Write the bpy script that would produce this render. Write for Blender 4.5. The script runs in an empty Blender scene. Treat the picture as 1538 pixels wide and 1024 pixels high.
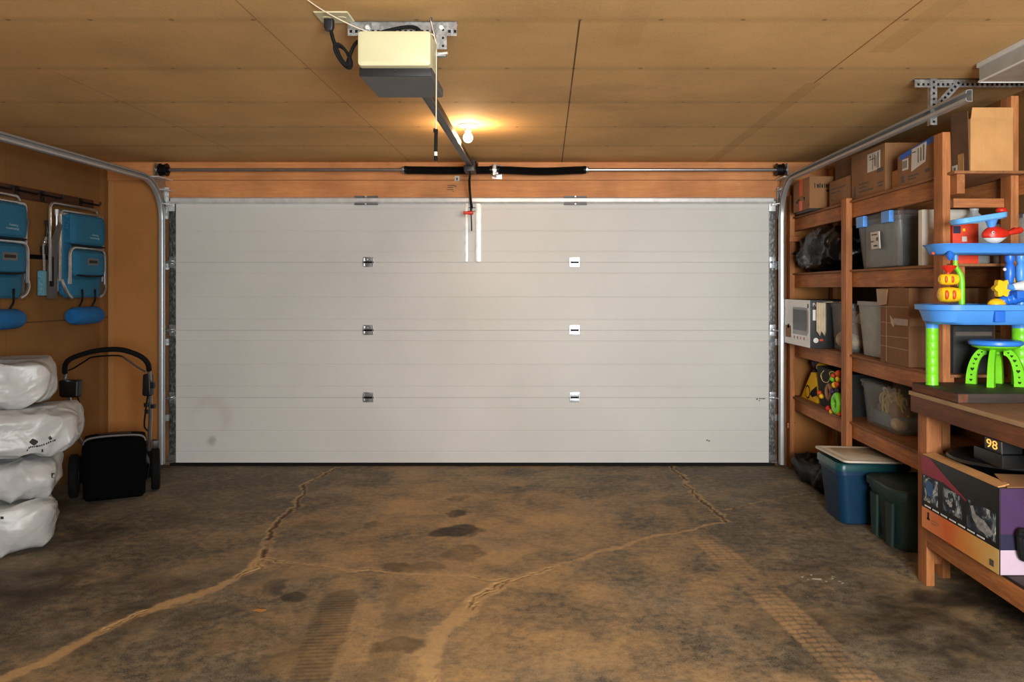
import bpy, bmesh, math, random
import numpy as np
from mathutils import Vector, Matrix, noise
from mathutils.bvhtree import BVHTree
random.seed(7)
SC = bpy.context.scene
COL = SC.collection
PI = math.pi
F, U0, V0, EYE = 1200.0, 820.0, 433.0, 1.40      # survey of the room: focal length in px, vanishing point, eye height

def P(u, v, Y):
    return Vector(((u-U0)*Y/F, Y, EYE-(v-V0)*Y/F))

# ---------------------------------------------------------------- materials
def lin(c):
    return tuple(((x/255)/12.92 if x/255 <= .04045 else ((x/255+.055)/1.055)**2.4) for x in c)+(1.0,)

class NT:
    def __init__(s, name):
        s.m = bpy.data.materials.new(name); s.m.use_nodes = True
        s.t = s.m.node_tree; s.n = s.t.nodes; s.l = s.t.links
        s.b = s.n['Principled BSDF']
    def add(s, typ, **kw):
        n = s.n.new(typ)
        for k, v in kw.items():
            if k.startswith('i_'):
                key = k[2:]
                key = int(key) if key.isdigit() else key.replace('_', ' ')
                n.inputs[key].default_value = v
            else:
                setattr(n, k, v)
        return n
    def link(s, a, b): s.l.new(a, b)
    def coord(s, scale=(1, 1, 1), rnd=True, kind='Object'):
        tc = s.add('ShaderNodeTexCoord'); mp = s.add('ShaderNodeMapping')
        mp.inputs['Scale'].default_value = scale
        s.link(tc.outputs[kind], mp.inputs['Vector'])
        if rnd:
            oi = s.add('ShaderNodeObjectInfo')
            ml = s.add('ShaderNodeMath', operation='MULTIPLY'); ml.inputs[1].default_value = 37.0
            s.link(oi.outputs['Random'], ml.inputs[0])
            cb = s.add('ShaderNodeCombineXYZ')
            for i in range(3): s.link(ml.outputs[0], cb.inputs[i])
            s.link(cb.outputs[0], mp.inputs['Location'])
        return mp.outputs['Vector']
    def noise(s, vec, scale, detail=4, rough=.55, dist=0):
        n = s.add('ShaderNodeTexNoise'); n.inputs['Scale'].default_value = scale
        n.inputs['Detail'].default_value = detail; n.inputs['Roughness'].default_value = rough
        n.inputs['Distortion'].default_value = dist
        s.link(vec, n.inputs['Vector']); return n.outputs['Fac']
    def ramp(s, fac, stops):
        r = s.add('ShaderNodeValToRGB'); e = r.color_ramp.elements
        while len(e) < len(stops): e.new(.5)
        for el, (p, c) in zip(e, stops):
            el.position = p; el.color = c if len(c) == 4 else lin(c)
        s.link(fac, r.inputs[0]); return r.outputs[0]
    def mix(s, fac, a, b, mode='MIX'):
        m = s.add('ShaderNodeMix', data_type='RGBA', blend_type=mode)
        for src, idx in ((fac, 0), (a, 6), (b, 7)):
            if isinstance(src, (int, float)): m.inputs[idx].default_value = src
            elif isinstance(src, tuple): m.inputs[idx].default_value = src
            else: s.link(src, m.inputs[idx])
        return m.outputs[2]
    def math(s, op, a, b=None, clamp=False):
        m = s.add('ShaderNodeMath', operation=op, use_clamp=clamp)
        for i, x in enumerate((a, b)):
            if x is None: continue
            if isinstance(x, (int, float)): m.inputs[i].default_value = x
            else: s.link(x, m.inputs[i])
        return m.outputs[0]
    def attr(s, name):
        return s.add('ShaderNodeAttribute', attribute_name=name).outputs['Fac']
    def bump(s, h, strength=.3, dist=.01):
        b = s.add('ShaderNodeBump'); b.inputs['Strength'].default_value = strength
        b.inputs['Distance'].default_value = dist
        s.link(h, b.inputs['Height']); s.link(b.outputs[0], s.b.inputs['Normal'])
    def color(s, c): s.link(c, s.b.inputs['Base Color'])

def plain(name, c, rough=.5, metal=0, var=.12, scale=18, bump=0, bscale=60, alpha=None, coat=0, spec=.5):
    t = NT(name); v = t.coord()
    f = t.noise(v, scale)
    L = lin(c)
    a = tuple(x*(1-var) for x in L[:3])+(1,); b = tuple(min(1, x*(1+var)) for x in L[:3])+(1,)
    t.color(t.ramp(f, [(.3, a), (.7, b)]))
    t.b.inputs['Roughness'].default_value = rough; t.b.inputs['Metallic'].default_value = metal
    t.b.inputs['Specular IOR Level'].default_value = spec
    if coat: t.b.inputs['Coat Weight'].default_value = coat
    if alpha is not None: t.b.inputs['Alpha'].default_value = alpha
    if bump: t.bump(t.noise(t.coord(), bscale, 5), bump, .01)
    return t.m

def wood(name, axis, dark, light, rough=.65, knots=True):
    t = NT(name)
    s = [16, 16, 16]; s[axis] = 1.1
    v = t.coord(tuple(s)); v2 = t.coord((1, 1, 1))
    g = t.noise(v, 2.2, 6, .6, .6)
    fine = t.noise(v, 9, 3, .6)
    blot = t.noise(v2, 3.2, 3)
    c = t.ramp(g, [(.28, dark), (.5, tuple((d+l)/2 for d, l in zip(dark, light))), (.72, light)])
    c = t.mix(.35, c, t.ramp(fine, [(.35, dark), (.65, light)]))
    c = t.mix(t.math('MULTIPLY', t.ramp(blot, [(.35, (0, 0, 0, 1)), (.75, (1, 1, 1, 1))]), .6), c, lin(tuple(x*.75 for x in dark)))
    if knots:
        ks = [5, 5, 5]; ks[axis] = 2.2
        vo = t.add('ShaderNodeTexVoronoi'); vo.inputs['Scale'].default_value = 1.6
        t.link(t.coord(tuple(ks)), vo.inputs['Vector'])
        k = t.ramp(vo.outputs['Distance'], [(.035, (1, 1, 1, 1)), (.075, (0, 0, 0, 1))])
        c = t.mix(t.math('MULTIPLY', k, .75), c, lin((62, 32, 14)))
    t.color(c); t.b.inputs['Roughness'].default_value = rough
    t.bump(fine, .12, .004)
    return t.m

M = {}
FD, FL = (146, 84, 38), (222, 144, 82)
for i, ax in enumerate('xyz'):
    M['wood_'+ax] = wood('fir_lumber_'+ax, i, FD, FL)
M['header'] = wood('header_lumber', 0, (206, 128, 68), (236, 166, 104), knots=False)
M['bench_top'] = wood('bench_plywood', 1, (120, 82, 48), (176, 128, 80), .7, False)
M['bench_edge'] = wood('plywood_edge', 1, (160, 128, 92), (196, 164, 124), .8, False)
M['jamb'] = wood('jamb_lumber', 2, (92, 60, 34), (150, 104, 62), .8, False)
M['dark_board'] = wood('stained_board', 0, (24, 17, 12), (62, 42, 26), .6, False)
M['hook_board'] = wood('hook_board_lumber', 1, (56, 30, 14), (92, 52, 24), .7, False)
M['shelf_ply'] = wood('shelf_plywood', 1, (120, 74, 38), (176, 116, 66), .75, False)

def galv():
    t = NT('galvanised_steel'); v = t.coord()
    vo = t.add('ShaderNodeTexVoronoi'); vo.inputs['Scale'].default_value = 90; t.link(v, vo.inputs['Vector'])
    c = t.ramp(vo.outputs['Color'], [(.2, (158, 160, 160)), (.8, (192, 194, 194))])
    c = t.mix(t.math('MULTIPLY', t.noise(v, 9, 5), .3), c, lin((130, 128, 124)))
    t.color(c); t.b.inputs['Metallic'].default_value = .85
    t.link(t.ramp(t.noise(v, 30), [(.3, (.28,)*3+(1,)), (.7, (.5,)*3+(1,))]), t.b.inputs['Roughness'])
    return t.m
M['galv'] = galv()
M['track_steel'] = plain('bright_track_steel', (176, 178, 178), .36, .55, var=.06)
def stile():
    t = NT('spangled_stile_steel'); v = t.coord((1, 1, .45), False)
    n = t.noise(v, 70, 4, .7)
    t.color(t.ramp(n, [(.35, (58, 58, 56)), (.55, (104, 106, 104)), (.75, (190, 192, 190))]))
    t.b.inputs['Metallic'].default_value = .7; t.b.inputs['Roughness'].default_value = .45
    return t.m
M['stile'] = stile()
M['steel'] = plain('zinc_plated_steel', (178, 180, 182), .3, .9)
M['bright_steel'] = plain('bright_zinc_steel', (225, 226, 224), .35, .3)
M['black_metal'] = plain('black_oiled_steel', (22, 22, 24), .45, .5)
M['black_plastic'] = plain('black_plastic', (14, 14, 15), .45)
M['black_rubber'] = plain('black_rubber', (9, 9, 9), .8, spec=.3)
M['black_foam'] = plain('black_foam_grip', (7, 7, 8), .85, bump=.3, spec=.2)
M['cream_plastic'] = plain('aged_cream_plastic', (204, 196, 156), .45, var=.05, scale=5)
M['grey_plastic'] = plain('dark_grey_plastic', (92, 94, 96), .5)
M['ivory'] = plain('ivory_plastic', (214, 204, 160), .45, var=.05)
M['white_cord'] = plain('white_insulated_wire', (226, 206, 176), .6)
M['red_plastic'] = plain('red_plastic', (206, 42, 22), .4)
M['white_paper'] = plain('white_paper_label', (214, 206, 194), .8, var=.06)
M['ink'] = plain('black_ink', (26, 22, 20), .7)
M['grey_ink'] = plain('grey_ink', (92, 80, 70), .8)
M['white_ink'] = plain('white_ink', (225, 225, 222), .7)
M['orange_tape'] = plain('orange_tape', (232, 84, 38), .5)
M['blue_tape'] = plain('blue_painters_tape', (42, 96, 190), .6)
M['alu'] = plain('aluminium_tube', (196, 198, 200), .28, .9)
M['grey_metal'] = plain('grey_painted_bar', (104, 100, 98), .5, .3)
M['blue_plastic'] = plain('sky_blue_plastic', (78, 150, 232), .35, var=.04)
M['blue_dark'] = plain('mid_blue_plastic', (38, 110, 214), .35, var=.05)
M['green_plastic'] = plain('lime_green_plastic', (122, 214, 34), .35, var=.05)
M['yellow_plastic'] = plain('yellow_plastic', (246, 194, 28), .35, var=.06)
M['orange_red'] = plain('orange_red_plastic', (216, 78, 20), .4)
M['white_plastic'] = plain('white_plastic', (226, 226, 224), .4, var=.04)
M['navy_tote'] = plain('navy_blue_plastic', (6, 50, 80), .4, var=.08)
M['teal_lid'] = plain('teal_green_plastic', (10, 70, 74), .35)
M['green_tote'] = plain('dark_green_plastic', (26, 48, 44), .5, var=.08)
M['cream_lid'] = plain('cream_white_plastic', (214, 204, 186), .45, var=.04)
M['clear'] = plain('clear_plastic', (186, 188, 188), .22, alpha=.17)
M['clear_grey'] = plain('smoky_clear_plastic', (160, 164, 164), .2, alpha=.22)
M['tote_haze'] = plain('mid_grey_haze', (140, 138, 130), .95, bump=.3)  # grey standing in for the hazy reflection on the clear tote
M['frosted'] = plain('frosted_plastic', (168, 174, 172), .5, alpha=.85)
M['clear_bottle'] = plain('clear_bottle_plastic', (206, 212, 212), .2, alpha=.6)
M['glass'] = plain('jar_glass', (168, 160, 150), .1, alpha=.4)
M['dark_cloth'] = plain('dark_grey_fabric', (44, 46, 48), .9, bump=.4, bscale=160)
M['grey_cloth'] = plain('grey_fabric', (110, 104, 100), .95, bump=.4, bscale=120)
M['cream_cloth'] = plain('cream_fabric', (212, 196, 164), .9, bump=.5, bscale=40)
M['tan_cloth'] = plain('tan_fabric', (150, 110, 82), .9, bump=.5, bscale=40)
M['rope_yellow'] = plain('pale_yellow_rope', (214, 196, 116), .8)
M['rope_blue'] = plain('pale_blue_cloth', (120, 144, 160), .9, bump=.4)
M['purple'] = plain('purple_print', (70, 40, 80), .5, var=.08)
M['navy_print'] = plain('navy_print', (38, 34, 62), .5)
M['pink_white'] = plain('pale_pink_print', (198, 174, 190), .5, var=.05)
M['pale_print'] = plain('pale_grey_print_ink', (150, 176, 184), .8)
M['armrest_grey'] = plain('armrest_grey_plastic', (84, 78, 74), .55)
M['leaf'] = plain('dry_leaf', (196, 134, 66), .8)
M['dark_print'] = plain('dark_printed_card', (34, 36, 34), .6, var=.4, scale=9)

def cardboard(name, c, strips=0):
    t = NT(name); v = t.coord((1, 1, 1)); vs = t.coord((90, 90, 3))
    L = lin(c)
    f = t.noise(v, 6, 5); g = t.noise(vs, 1.5, 2)
    a = tuple(x*.82 for x in L[:3])+(1,); b = tuple(x*1.12 for x in L[:3])+(1,)
    k = t.ramp(f, [(.3, a), (.7, b)])
    k = t.mix(.12+.2*strips, k, t.ramp(g, [(.4, a), (.6, b)]))
    t.color(k); t.b.inputs['Roughness'].default_value = .85
    return t.m
M['card'] = cardboard('brown_cardboard', (146, 102, 64))
M['card_light'] = cardboard('light_cardboard', (204, 150, 92))
M['card_dark'] = cardboard('dark_cardboard', (112, 78, 52))
M['card_old'] = cardboard('worn_cardboard', (134, 92, 58), 1)
M['tape_glare'] = plain('pale_tape_glare', (176, 142, 110), .35)  # pale tone painted as light glare on the carton tape
M['packing_tape'] = plain('glossy_packing_tape', (150, 112, 76), .2)

def emit(name, c, k):
    t = NT(name); t.b.inputs['Base Color'].default_value = lin(c)
    t.b.inputs['Emission Color'].default_value = lin(c); t.b.inputs['Emission Strength'].default_value = k
    return t.m
M['bulb'] = emit('lit_bulb_glass', (255, 226, 178), 26)
M['led'] = emit('amber_led_digits', (255, 190, 84), 1.1)

def painted_door():
    t = NT('white_painted_door_steel'); v = t.coord((1, 1, 1), False, 'Generated')
    g = t.add('ShaderNodeNewGeometry')
    c = t.ramp(t.noise(g.outputs['Position'], 1.1, 4), [(.3, (208, 206, 200)), (.7, (219, 217, 212))])
    # rusty smudges low on the left: a hooked ring and a spot
    def spot(p, r0, r1):
        d = t.add('ShaderNodeVectorMath', operation='DISTANCE'); t.link(g.outputs['Position'], d.inputs[0])
        d.inputs[1].default_value = p
        w = t.math('ADD', d.outputs['Value'], t.math('MULTIPLY', t.math('SUBTRACT', t.noise(g.outputs['Position'], 9, 3), .5), .08))
        mr = t.add('ShaderNodeMapRange', interpolation_type='SMOOTHSTEP'); t.link(w, mr.inputs[0])
        mr.inputs[1].default_value = r0; mr.inputs[2].default_value = r1; mr.inputs[3].default_value = 1; mr.inputs[4].default_value = 0
        return mr.outputs[0]
    c2 = (-2.665, 6.3, .36)
    ring = t.math('SUBTRACT', spot(c2, .15, .23), spot(c2, .08, .14), True)
    sep = t.add('ShaderNodeSeparateXYZ'); t.link(g.outputs['Position'], sep.inputs[0])
    up = t.math('GREATER_THAN', sep.outputs['Z'], .28)
    c = t.mix(t.math('MULTIPLY', t.math('MULTIPLY', ring, t.math('MULTIPLY', t.math('MULTIPLY', t.math('SUBTRACT', sep.outputs['Z'], .24), 9.0, True), t.math('MULTIPLY', t.math('ADD', sep.outputs['X'], 2.86), 6.0, True))), .2), c, lin((176, 150, 140)))
    c = t.mix(t.math('MULTIPLY', spot((-2.64, 6.3, .195), .01, .05), .45), c, lin((130, 116, 116)))
    sc = t.noise(t.coord((3, 3, 40), False), 3, 3)
    c = t.mix(t.math('MULTIPLY', t.ramp(sc, [(.66, (0, 0, 0, 1)), (.8, (1, 1, 1, 1))]), .12), c, lin((172, 168, 160)))
    t.color(c); t.b.inputs['Roughness'].default_value = .5
    t.bump(t.noise(v, 400, 2), .04, .002)
    return t.m
M['door'] = painted_door()

def drywall(name, c, seams, dust=None, nailrow=None, var=.2):
    """brown paper-faced board; seams = list of (axis, pos, lo_axis, lo, hi, width, colour)"""
    t = NT(name); g = t.add('ShaderNodeNewGeometry'); pos = g.outputs['Position']
    sep = t.add('ShaderNodeSeparateXYZ'); t.link(pos, sep.inputs[0])
    L = lin(c)
    k = t.ramp(t.noise(pos, 1.3, 6, .6), [(.3, tuple(x*(1-var) for x in L[:3])+(1,)), (.7, tuple(min(1, x*(1+var)) for x in L[:3])+(1,))])
    k = t.mix(.18, k, t.ramp(t.noise(pos, 130, 3, .7), [(.35, tuple(x*.6 for x in L[:3])+(1,)), (.65, tuple(min(1, x*1.3) for x in L[:3])+(1,))]))
    if nailrow:
        ax, p0, per, ax2, per2 = nailrow
        def tri(axn, p, pr):
            a = t.math('DIVIDE', t.math('SUBTRACT', sep.outputs[axn], p), pr)
            fr = t.math('FRACT', t.math('ADD', a, 100.5))
            return t.math('MULTIPLY', t.math('ABSOLUTE', t.math('SUBTRACT', fr, .5)), pr)
        d1 = tri(ax, p0, per); d2 = tri(ax2, .126, per2)
        band = t.ramp(d1, [(0, (1, 1, 1, 1)), (.05, (0, 0, 0, 1))])
        k = t.mix(t.math('MULTIPLY', band, .16), k, lin((78, 52, 28)))
        dd = t.math('SQRT', t.math('ADD', t.math('MULTIPLY', d1, d1), t.math('MULTIPLY', d2, d2)))
        dot = t.ramp(dd, [(.006, (1, 1, 1, 1)), (.012, (0, 0, 0, 1))])
        k = t.mix(t.math('MULTIPLY', dot, .6), k, lin((66, 44, 26)))
    for (ax, p, ax2, lo, hi, w, sc_, st) in seams:
        d = t.math('ABSOLUTE', t.math('SUBTRACT', sep.outputs[ax], p))
        m = t.math('LESS_THAN', d, w)
        m = t.math('MULTIPLY', m, t.math('GREATER_THAN', sep.outputs[ax2], lo))
        m = t.math('MULTIPLY', m, t.math('LESS_THAN', sep.outputs[ax2], hi))
        k = t.mix(t.math('MULTIPLY', m, st), k, lin(sc_))
    if dust:
        for (p, r, sc_, st) in dust:
            mp = t.add('ShaderNodeMapping'); t.link(pos, mp.inputs[0])
            mp.inputs['Scale'].default_value = (1/r[0], 1/r[1], 1/r[2])
            mp.inputs['Location'].default_value = (-p[0]/r[0], -p[1]/r[1], -p[2]/r[2])
            ln = t.add('ShaderNodeVectorMath', operation='LENGTH'); t.link(mp.outputs[0], ln.inputs[0])
            w = t.math('ADD', ln.outputs['Value'], t.math('MULTIPLY', t.math('SUBTRACT', t.noise(pos, 14, 4), .5), 2.2))
            mk = t.ramp(w, [(.25, (1, 1, 1, 1)), (1, (0, 0, 0, 1))])
            k = t.mix(t.math('MULTIPLY', mk, st), k, lin(sc_))
    t.color(k); t.b.inputs['Roughness'].default_value = .85
    t.b.inputs['Specular IOR Level'].default_value = .25
    t.bump(t.noise(pos, 60, 3), .08, .004)
    return t.m
DK = (60, 38, 20); LT = (206, 160, 104)
M['ceiling'] = drywall('brown_ceiling_board', (216, 172, 114), [
    (0, .126, 1, 2.985, 6.4, .0035, DK, .85), (0, -1.08, 1, 0, 6.4, .003, DK, .4), (0, -2.28, 1, 3.72, 6.4, .003, DK, .4),
    (0, -2.28, 1, 0, 3.72, .005, LT, .6), (0, 1.31, 1, 0, 3.9, .0035, (130, 62, 26), .8), (0, 1.31, 1, 3.9, 6.4, .04, (176, 134, 82), .35),
    (1, 2.985, 0, -.19, .126, .005, LT, .7), (1, 2.985, 0, -1.08, -.75, .005, LT, .6), (1, 3.045, 0, 1.31, 2.42, .006, LT, .5),
    (0, 1.42, 1, 0, 3.4, .05, (176, 134, 82), .25), (0, .33, 1, 0, 3.3, .05, (186, 144, 92), .2)],
    [((.32, 4.0, 2.4), (.34, .10, 1), (190, 150, 110), .4), ((.36, 4.45, 2.4), (.22, .09, 1), (186, 140, 104), .35)],
    (1, 2.985, .66, 0, .305))
M['wall_board'] = drywall('brown_wall_board', (130, 90, 48), [
    (2, 1.17, 1, -2, 6.4, .004, DK, .7), (1, 5.16, 2, 0, 2.4, .003, DK, .25), (1, 6.28, 2, 0, 2.4, .03, (168, 122, 76), .3)], None, None, .25)
M['front_board'] = drywall('brown_front_board', (174, 116, 62), [(0, -3.475, 2, 0, 2.4, .03, (176, 132, 84), .4)], None, None, .22)
M['back_board'] = drywall('brown_back_board', (70, 56, 44), [])

def white_film():
    t = NT('white_bag_film'); v = t.coord()
    t.color(t.ramp(t.noise(v, 5, 4), [(.3, (172, 173, 172)), (.7, (194, 194, 193))]))
    t.b.inputs['Roughness'].default_value = .38
    t.bump(t.noise(t.coord((1, 1, 1.4)), 5, 3, .5, .35), .5, .05)
    return t.m
M['white_film'] = white_film()
def black_film():
    t = NT('black_bag_film'); t.color(t.ramp(t.noise(t.coord(), 5), [(.3, (4, 4, 5)), (.7, (9, 9, 10))]))
    t.b.inputs['Roughness'].default_value = .3; t.b.inputs['Specular IOR Level'].default_value = .28
    t.bump(t.noise(t.coord(), 9, 4, .5, 1.0), .6, .03)
    return t.m
M['black_film'] = black_film()
M['black_film_dull'] = plain('dull_black_bag_film', (6, 6, 7), .55, spec=.3, bump=.4, bscale=14)
def woven(name, c1, c2):
    t = NT(name); v = t.coord((1, 1, 1), False)
    n1 = t.noise(v, 240, 2); n2 = t.noise(v, 7, 4)
    w = t.add('ShaderNodeTexWave'); w.inputs['Scale'].default_value = 60; w.inputs['Distortion'].default_value = 6; w.bands_direction = 'Y'; t.link(v, w.inputs[0])
    c = t.mix(w.outputs['Fac'], lin(c1), lin(c2)); c = t.mix(t.math('MULTIPLY', n2, .4), c, lin(tuple(x*.55 for x in c1)))
    t.color(c); t.b.inputs['Roughness'].default_value = .85; t.bump(n1, .4, .004)
    return t.m
M['teal_cloth'] = woven('teal_woven_canvas', (14, 84, 120), (38, 122, 156))
M['teal_pale'] = woven('pale_teal_canvas', (84, 146, 168), (120, 174, 190))
M['pillow'] = plain('blue_fleece', (12, 92, 150), .95, bump=.5, bscale=90)

# ---------------------------------------------------------------- mesh builder
class MB:
    def __init__(s): s.bm = bmesh.new(); s.mi = 0
    def _fin(s, faces):
        for f in faces: f.material_index = s.mi
    def _v(s, pts): return [s.bm.verts.new(p) for p in pts]
    def hexa(s, p, bev=0):
        v = s._v(p)
        fs = [s.bm.faces.new([v[i] for i in q]) for q in ((3, 2, 1, 0), (4, 5, 6, 7), (0, 1, 5, 4), (1, 2, 6, 5), (2, 3, 7, 6), (3, 0, 4, 7))]
        s._fin(fs)
        if bev:
            es = list({e for f in fs for e in f.edges})
            r = bmesh.ops.bevel(s.bm, geom=es, offset=bev, segments=2, affect='EDGES', profile=.7)
            s._fin(r['faces'])
        return s
    def box(s, x0, x1, y0, y1, z0, z1, bev=0, rz=0, c=None):
        p = [Vector(q) for q in ((x0, y0, z0), (x1, y0, z0), (x1, y1, z0), (x0, y1, z0), (x0, y0, z1), (x1, y0, z1), (x1, y1, z1), (x0, y1, z1))]
        if rz:
            c = Vector(c) if c else Vector(((x0+x1)/2, (y0+y1)/2, 0))
            R = Matrix.Rotation(rz, 3, 'Z'); p = [R @ (q-c) + c for q in p]
        return s.hexa(p, bev)
    def rings(s, rings, closed=False, cap=(True, True), ring_closed=True):
        vs = [s._v(r) for r in rings]; fs = []
        n = len(rings[0]); m = len(rings)
        for i in range(m if closed else m-1):
            a, b = vs[i], vs[(i+1) % m]
            for j in range(n if ring_closed else n-1):
                k = (j+1) % n
                try: fs.append(s.bm.faces.new((a[j], a[k], b[k], b[j])))
                except ValueError: pass
        if not closed and ring_closed:
            if cap[0]: fs.append(s.bm.faces.new(list(reversed(vs[0]))))
            if cap[1]: fs.append(s.bm.faces.new(vs[-1]))
        s._fin(fs); return s
    def tube(s, pts, r, n=10, closed=False):
        pts = [Vector(p) for p in pts]; m = len(pts)
        rs = r if isinstance(r, (list, tuple)) else [r]*m
        tan = []
        for i in range(m):
            if closed: d = pts[(i+1) % m]-pts[i-1]
            else: d = pts[min(i+1, m-1)]-pts[max(i-1, 0)]
            tan.append(d.normalized())
        up = Vector((0, 0, 1)) if abs(tan[0].z) < .9 else Vector((1, 0, 0))
        x = tan[0].cross(up).normalized(); rings = []
        for i in range(m):
            x = (x - tan[i]*x.dot(tan[i])).normalized(); y = tan[i].cross(x)
            rings.append([pts[i]+(x*math.cos(a)+y*math.sin(a))*rs[i] for a in (2*PI*k/n for k in range(n))])
        return s.rings(rings, closed)
    def cyl(s, a, b, r, r2=None, n=20):
        return s.tube([a, b], [r, r if r2 is None else r2], n)
    def lathe(s, prof, c=(0, 0, 0), ax=(0, 0, 1), n=24, sx=1, sy=1):
        ax = Vector(ax).normalized(); c = Vector(c)
        x = ax.orthogonal().normalized() if abs(ax.z) < .99 else Vector((1, 0, 0)); y = ax.cross(x)
        return s.rings([[c+ax*z+(x*math.cos(a)*sx+y*math.sin(a)*sy)*max(r, 1e-4) for a in (2*PI*k/n for k in range(n))] for r, z in prof])
    def loft(s, secs, cap=(True, True), n=6, c=(0, 0), tilt=None):
        """secs: (z, hx, hy, corner_radius[, dx, dy])"""
        rg = []
        for q in secs:
            z, hx, hy, r = q[:4]; dx, dy = (q[4], q[5]) if len(q) > 4 else (0, 0)
            r = min(r, hx, hy); ring = []
            for (sx, sy, a0) in ((1, 1, 0), (-1, 1, PI/2), (-1, -1, PI), (1, -1, 3*PI/2)):
                for k in range(n+1):
                    a = a0+PI/2*k/n
                    ring.append(Vector((c[0]+dx+sx*(hx-r)+r*math.cos(a), c[1]+dy+sy*(hy-r)+r*math.sin(a), z)))
            rg.append(ring)
        if tilt: rg = [[tilt @ p for p in r] for r in rg]
        return s.rings(rg, cap=cap)
    def ball(s, c, r, n=16, sc=(1, 1, 1)):
        c = Vector(c)
        m = max(6, n//2)
        return s.rings([[c+Vector((r*sc[0]*math.sin(t)*math.cos(a), r*sc[1]*math.sin(t)*math.sin(a), -r*sc[2]*math.cos(t))) for a in (2*PI*k/n for k in range(n))]
                        for t in (1e-3+(PI-2e-3)*i/m for i in range(m+1))])
    def prism(s, pts, vec):
        vec = Vector(vec); a = [Vector(p) for p in pts]; b = [p+vec for p in a]
        return s.rings([a, b])
    def quad(s, *p):
        s._fin([s.bm.faces.new(s._v([Vector(q) for q in p]))]); return s
    def build(s, name, mats, parent=None, smooth=True, world=False, fix=True):
        bm = s.bm
        if fix: bmesh.ops.recalc_face_normals(bm, faces=bm.faces)
        lo = Vector((min(v.co[i] for v in bm.verts) for i in range(3))); hi = Vector((max(v.co[i] for v in bm.verts) for i in range(3)))
        c = (lo+hi)/2
        if not parent: c = Vector((c.x, c.y, lo.z))
        if world: c = Vector((0, 0, 0))
        for v in bm.verts: v.co -= c
        me = bpy.data.meshes.new(name); bm.to_mesh(me); bm.free()
        for m in (mats if isinstance(mats, (list, tuple)) else [mats]): me.materials.append(M[m] if isinstance(m, str) else m)
        if smooth:
            me.shade_smooth()
            try: me.set_sharp_from_angle(angle=math.radians(35))
            except Exception: pass
        o = bpy.data.objects.new(name, me); COL.objects.link(o)
        o.location = c
        if parent:
            o.parent = parent
            w = parent.location.copy(); q = parent.parent
            while q: w += q.location; q = q.parent
            o.location = c-w
        return o

def wloc(o):
    w = o.location.copy(); q = o.parent
    while q: w += q.location; q = q.parent
    return w
def tag(o, label=None, cat=None, group=None, kind=None):
    if label: o['label'] = label
    if cat: o['category'] = cat
    if group: o['group'] = group
    if kind: o['kind'] = kind
    return o
def thing(name, label, cat, loc=(0, 0, 0), group=None):
    o = bpy.data.objects.new(name, None); COL.objects.link(o); o.location = loc; o.empty_display_size = .05
    return tag(o, label, cat, group)
def copy_tree(o, parent=None):
    c = o.copy(); COL.objects.link(c)
    if parent: c.parent = parent
    for ch in list(o.children): copy_tree(ch, c)
    return c
def text(s, size, mat, origin, right, up, parent, name='lettering', width=None, thick=.0008):
    cu = bpy.data.curves.new('t', 'FONT'); cu.body = s; cu.size = size; cu.extrude = thick/2; cu.align_x = 'CENTER'; cu.align_y = 'CENTER'
    ob = bpy.data.objects.new('t', cu); COL.objects.link(ob)
    dg = bpy.context.evaluated_depsgraph_get(); me = bpy.data.meshes.new_from_object(ob.evaluated_get(dg))
    bpy.data.objects.remove(ob); bpy.data.curves.remove(cu)
    R = Vector(right).normalized(); Uv = Vector(up).normalized(); N = R.cross(Uv)
    k = 1
    if width:
        w = max(v.co.x for v in me.vertices)-min(v.co.x for v in me.vertices); k = width/max(w, 1e-6)
    for v in me.vertices: v.co = R*v.co.x*k+Uv*v.co.y+N*v.co.z
    me.name = name; me.materials.clear(); me.materials.append(M[mat])
    o = bpy.data.objects.new(name, me); COL.objects.link(o); o.parent = parent; o.location = Vector(origin)-wloc(parent)
    return o
def arc(cx, cy, r, a0, a1, n): return [(cx+r*math.cos(a0+(a1-a0)*k/n), cy+r*math.sin(a0+(a1-a0)*k/n)) for k in range(n+1)]
def smooth_path(pts, n=6):
    pts = [Vector(p) for p in pts]; out = []
    for i in range(len(pts)-1):
        p0, p1, p2, p3 = pts[max(i-1, 0)], pts[i], pts[i+1], pts[min(i+2, len(pts)-1)]
        for k in range(n):
            t = k/n
            out.append(.5*((2*p1)+(p2-p0)*t+(2*p0-5*p1+4*p2-p3)*t*t+(3*p1-p0-3*p2+p3)*t**3))
    out.append(pts[-1]); return out

# ---------------------------------------------------------------- setting
XL, XR, YF, YB, ZC = -3.49, 2.42, 6.37, -1.1, 2.403
def struct(name, mb, mats, label, **k):
    o = mb.build(name, mats, smooth=False, world=True, **k); tag(o, label, name.split('_')[0], None, 'structure'); return o

def lattice(x, y, sc, seed):
    r = np.random.RandomState(seed); g = r.rand(64, 64)
    x = x*sc; y = y*sc; xi = np.floor(x).astype(int); yi = np.floor(y).astype(int); fx = x-xi; fy = y-yi
    fx = fx*fx*(3-2*fx); fy = fy*fy*(3-2*fy)
    a = g[xi % 64, yi % 64]; b = g[(xi+1) % 64, yi % 64]; c = g[xi % 64, (yi+1) % 64]; d = g[(xi+1) % 64, (yi+1) % 64]
    return (a*(1-fx)+b*fx)*(1-fy)+(c*(1-fx)+d*fx)*fy
def fbm(x, y, sc, seed, o=4): return sum(lattice(x, y, sc*2**i, seed+i)*.5**i for i in range(o))/sum(.5**i for i in range(o))
def sst(a, b, x): t = np.clip((x-a)/(b-a), 0, 1); return t*t*(3-2*t)

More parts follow.
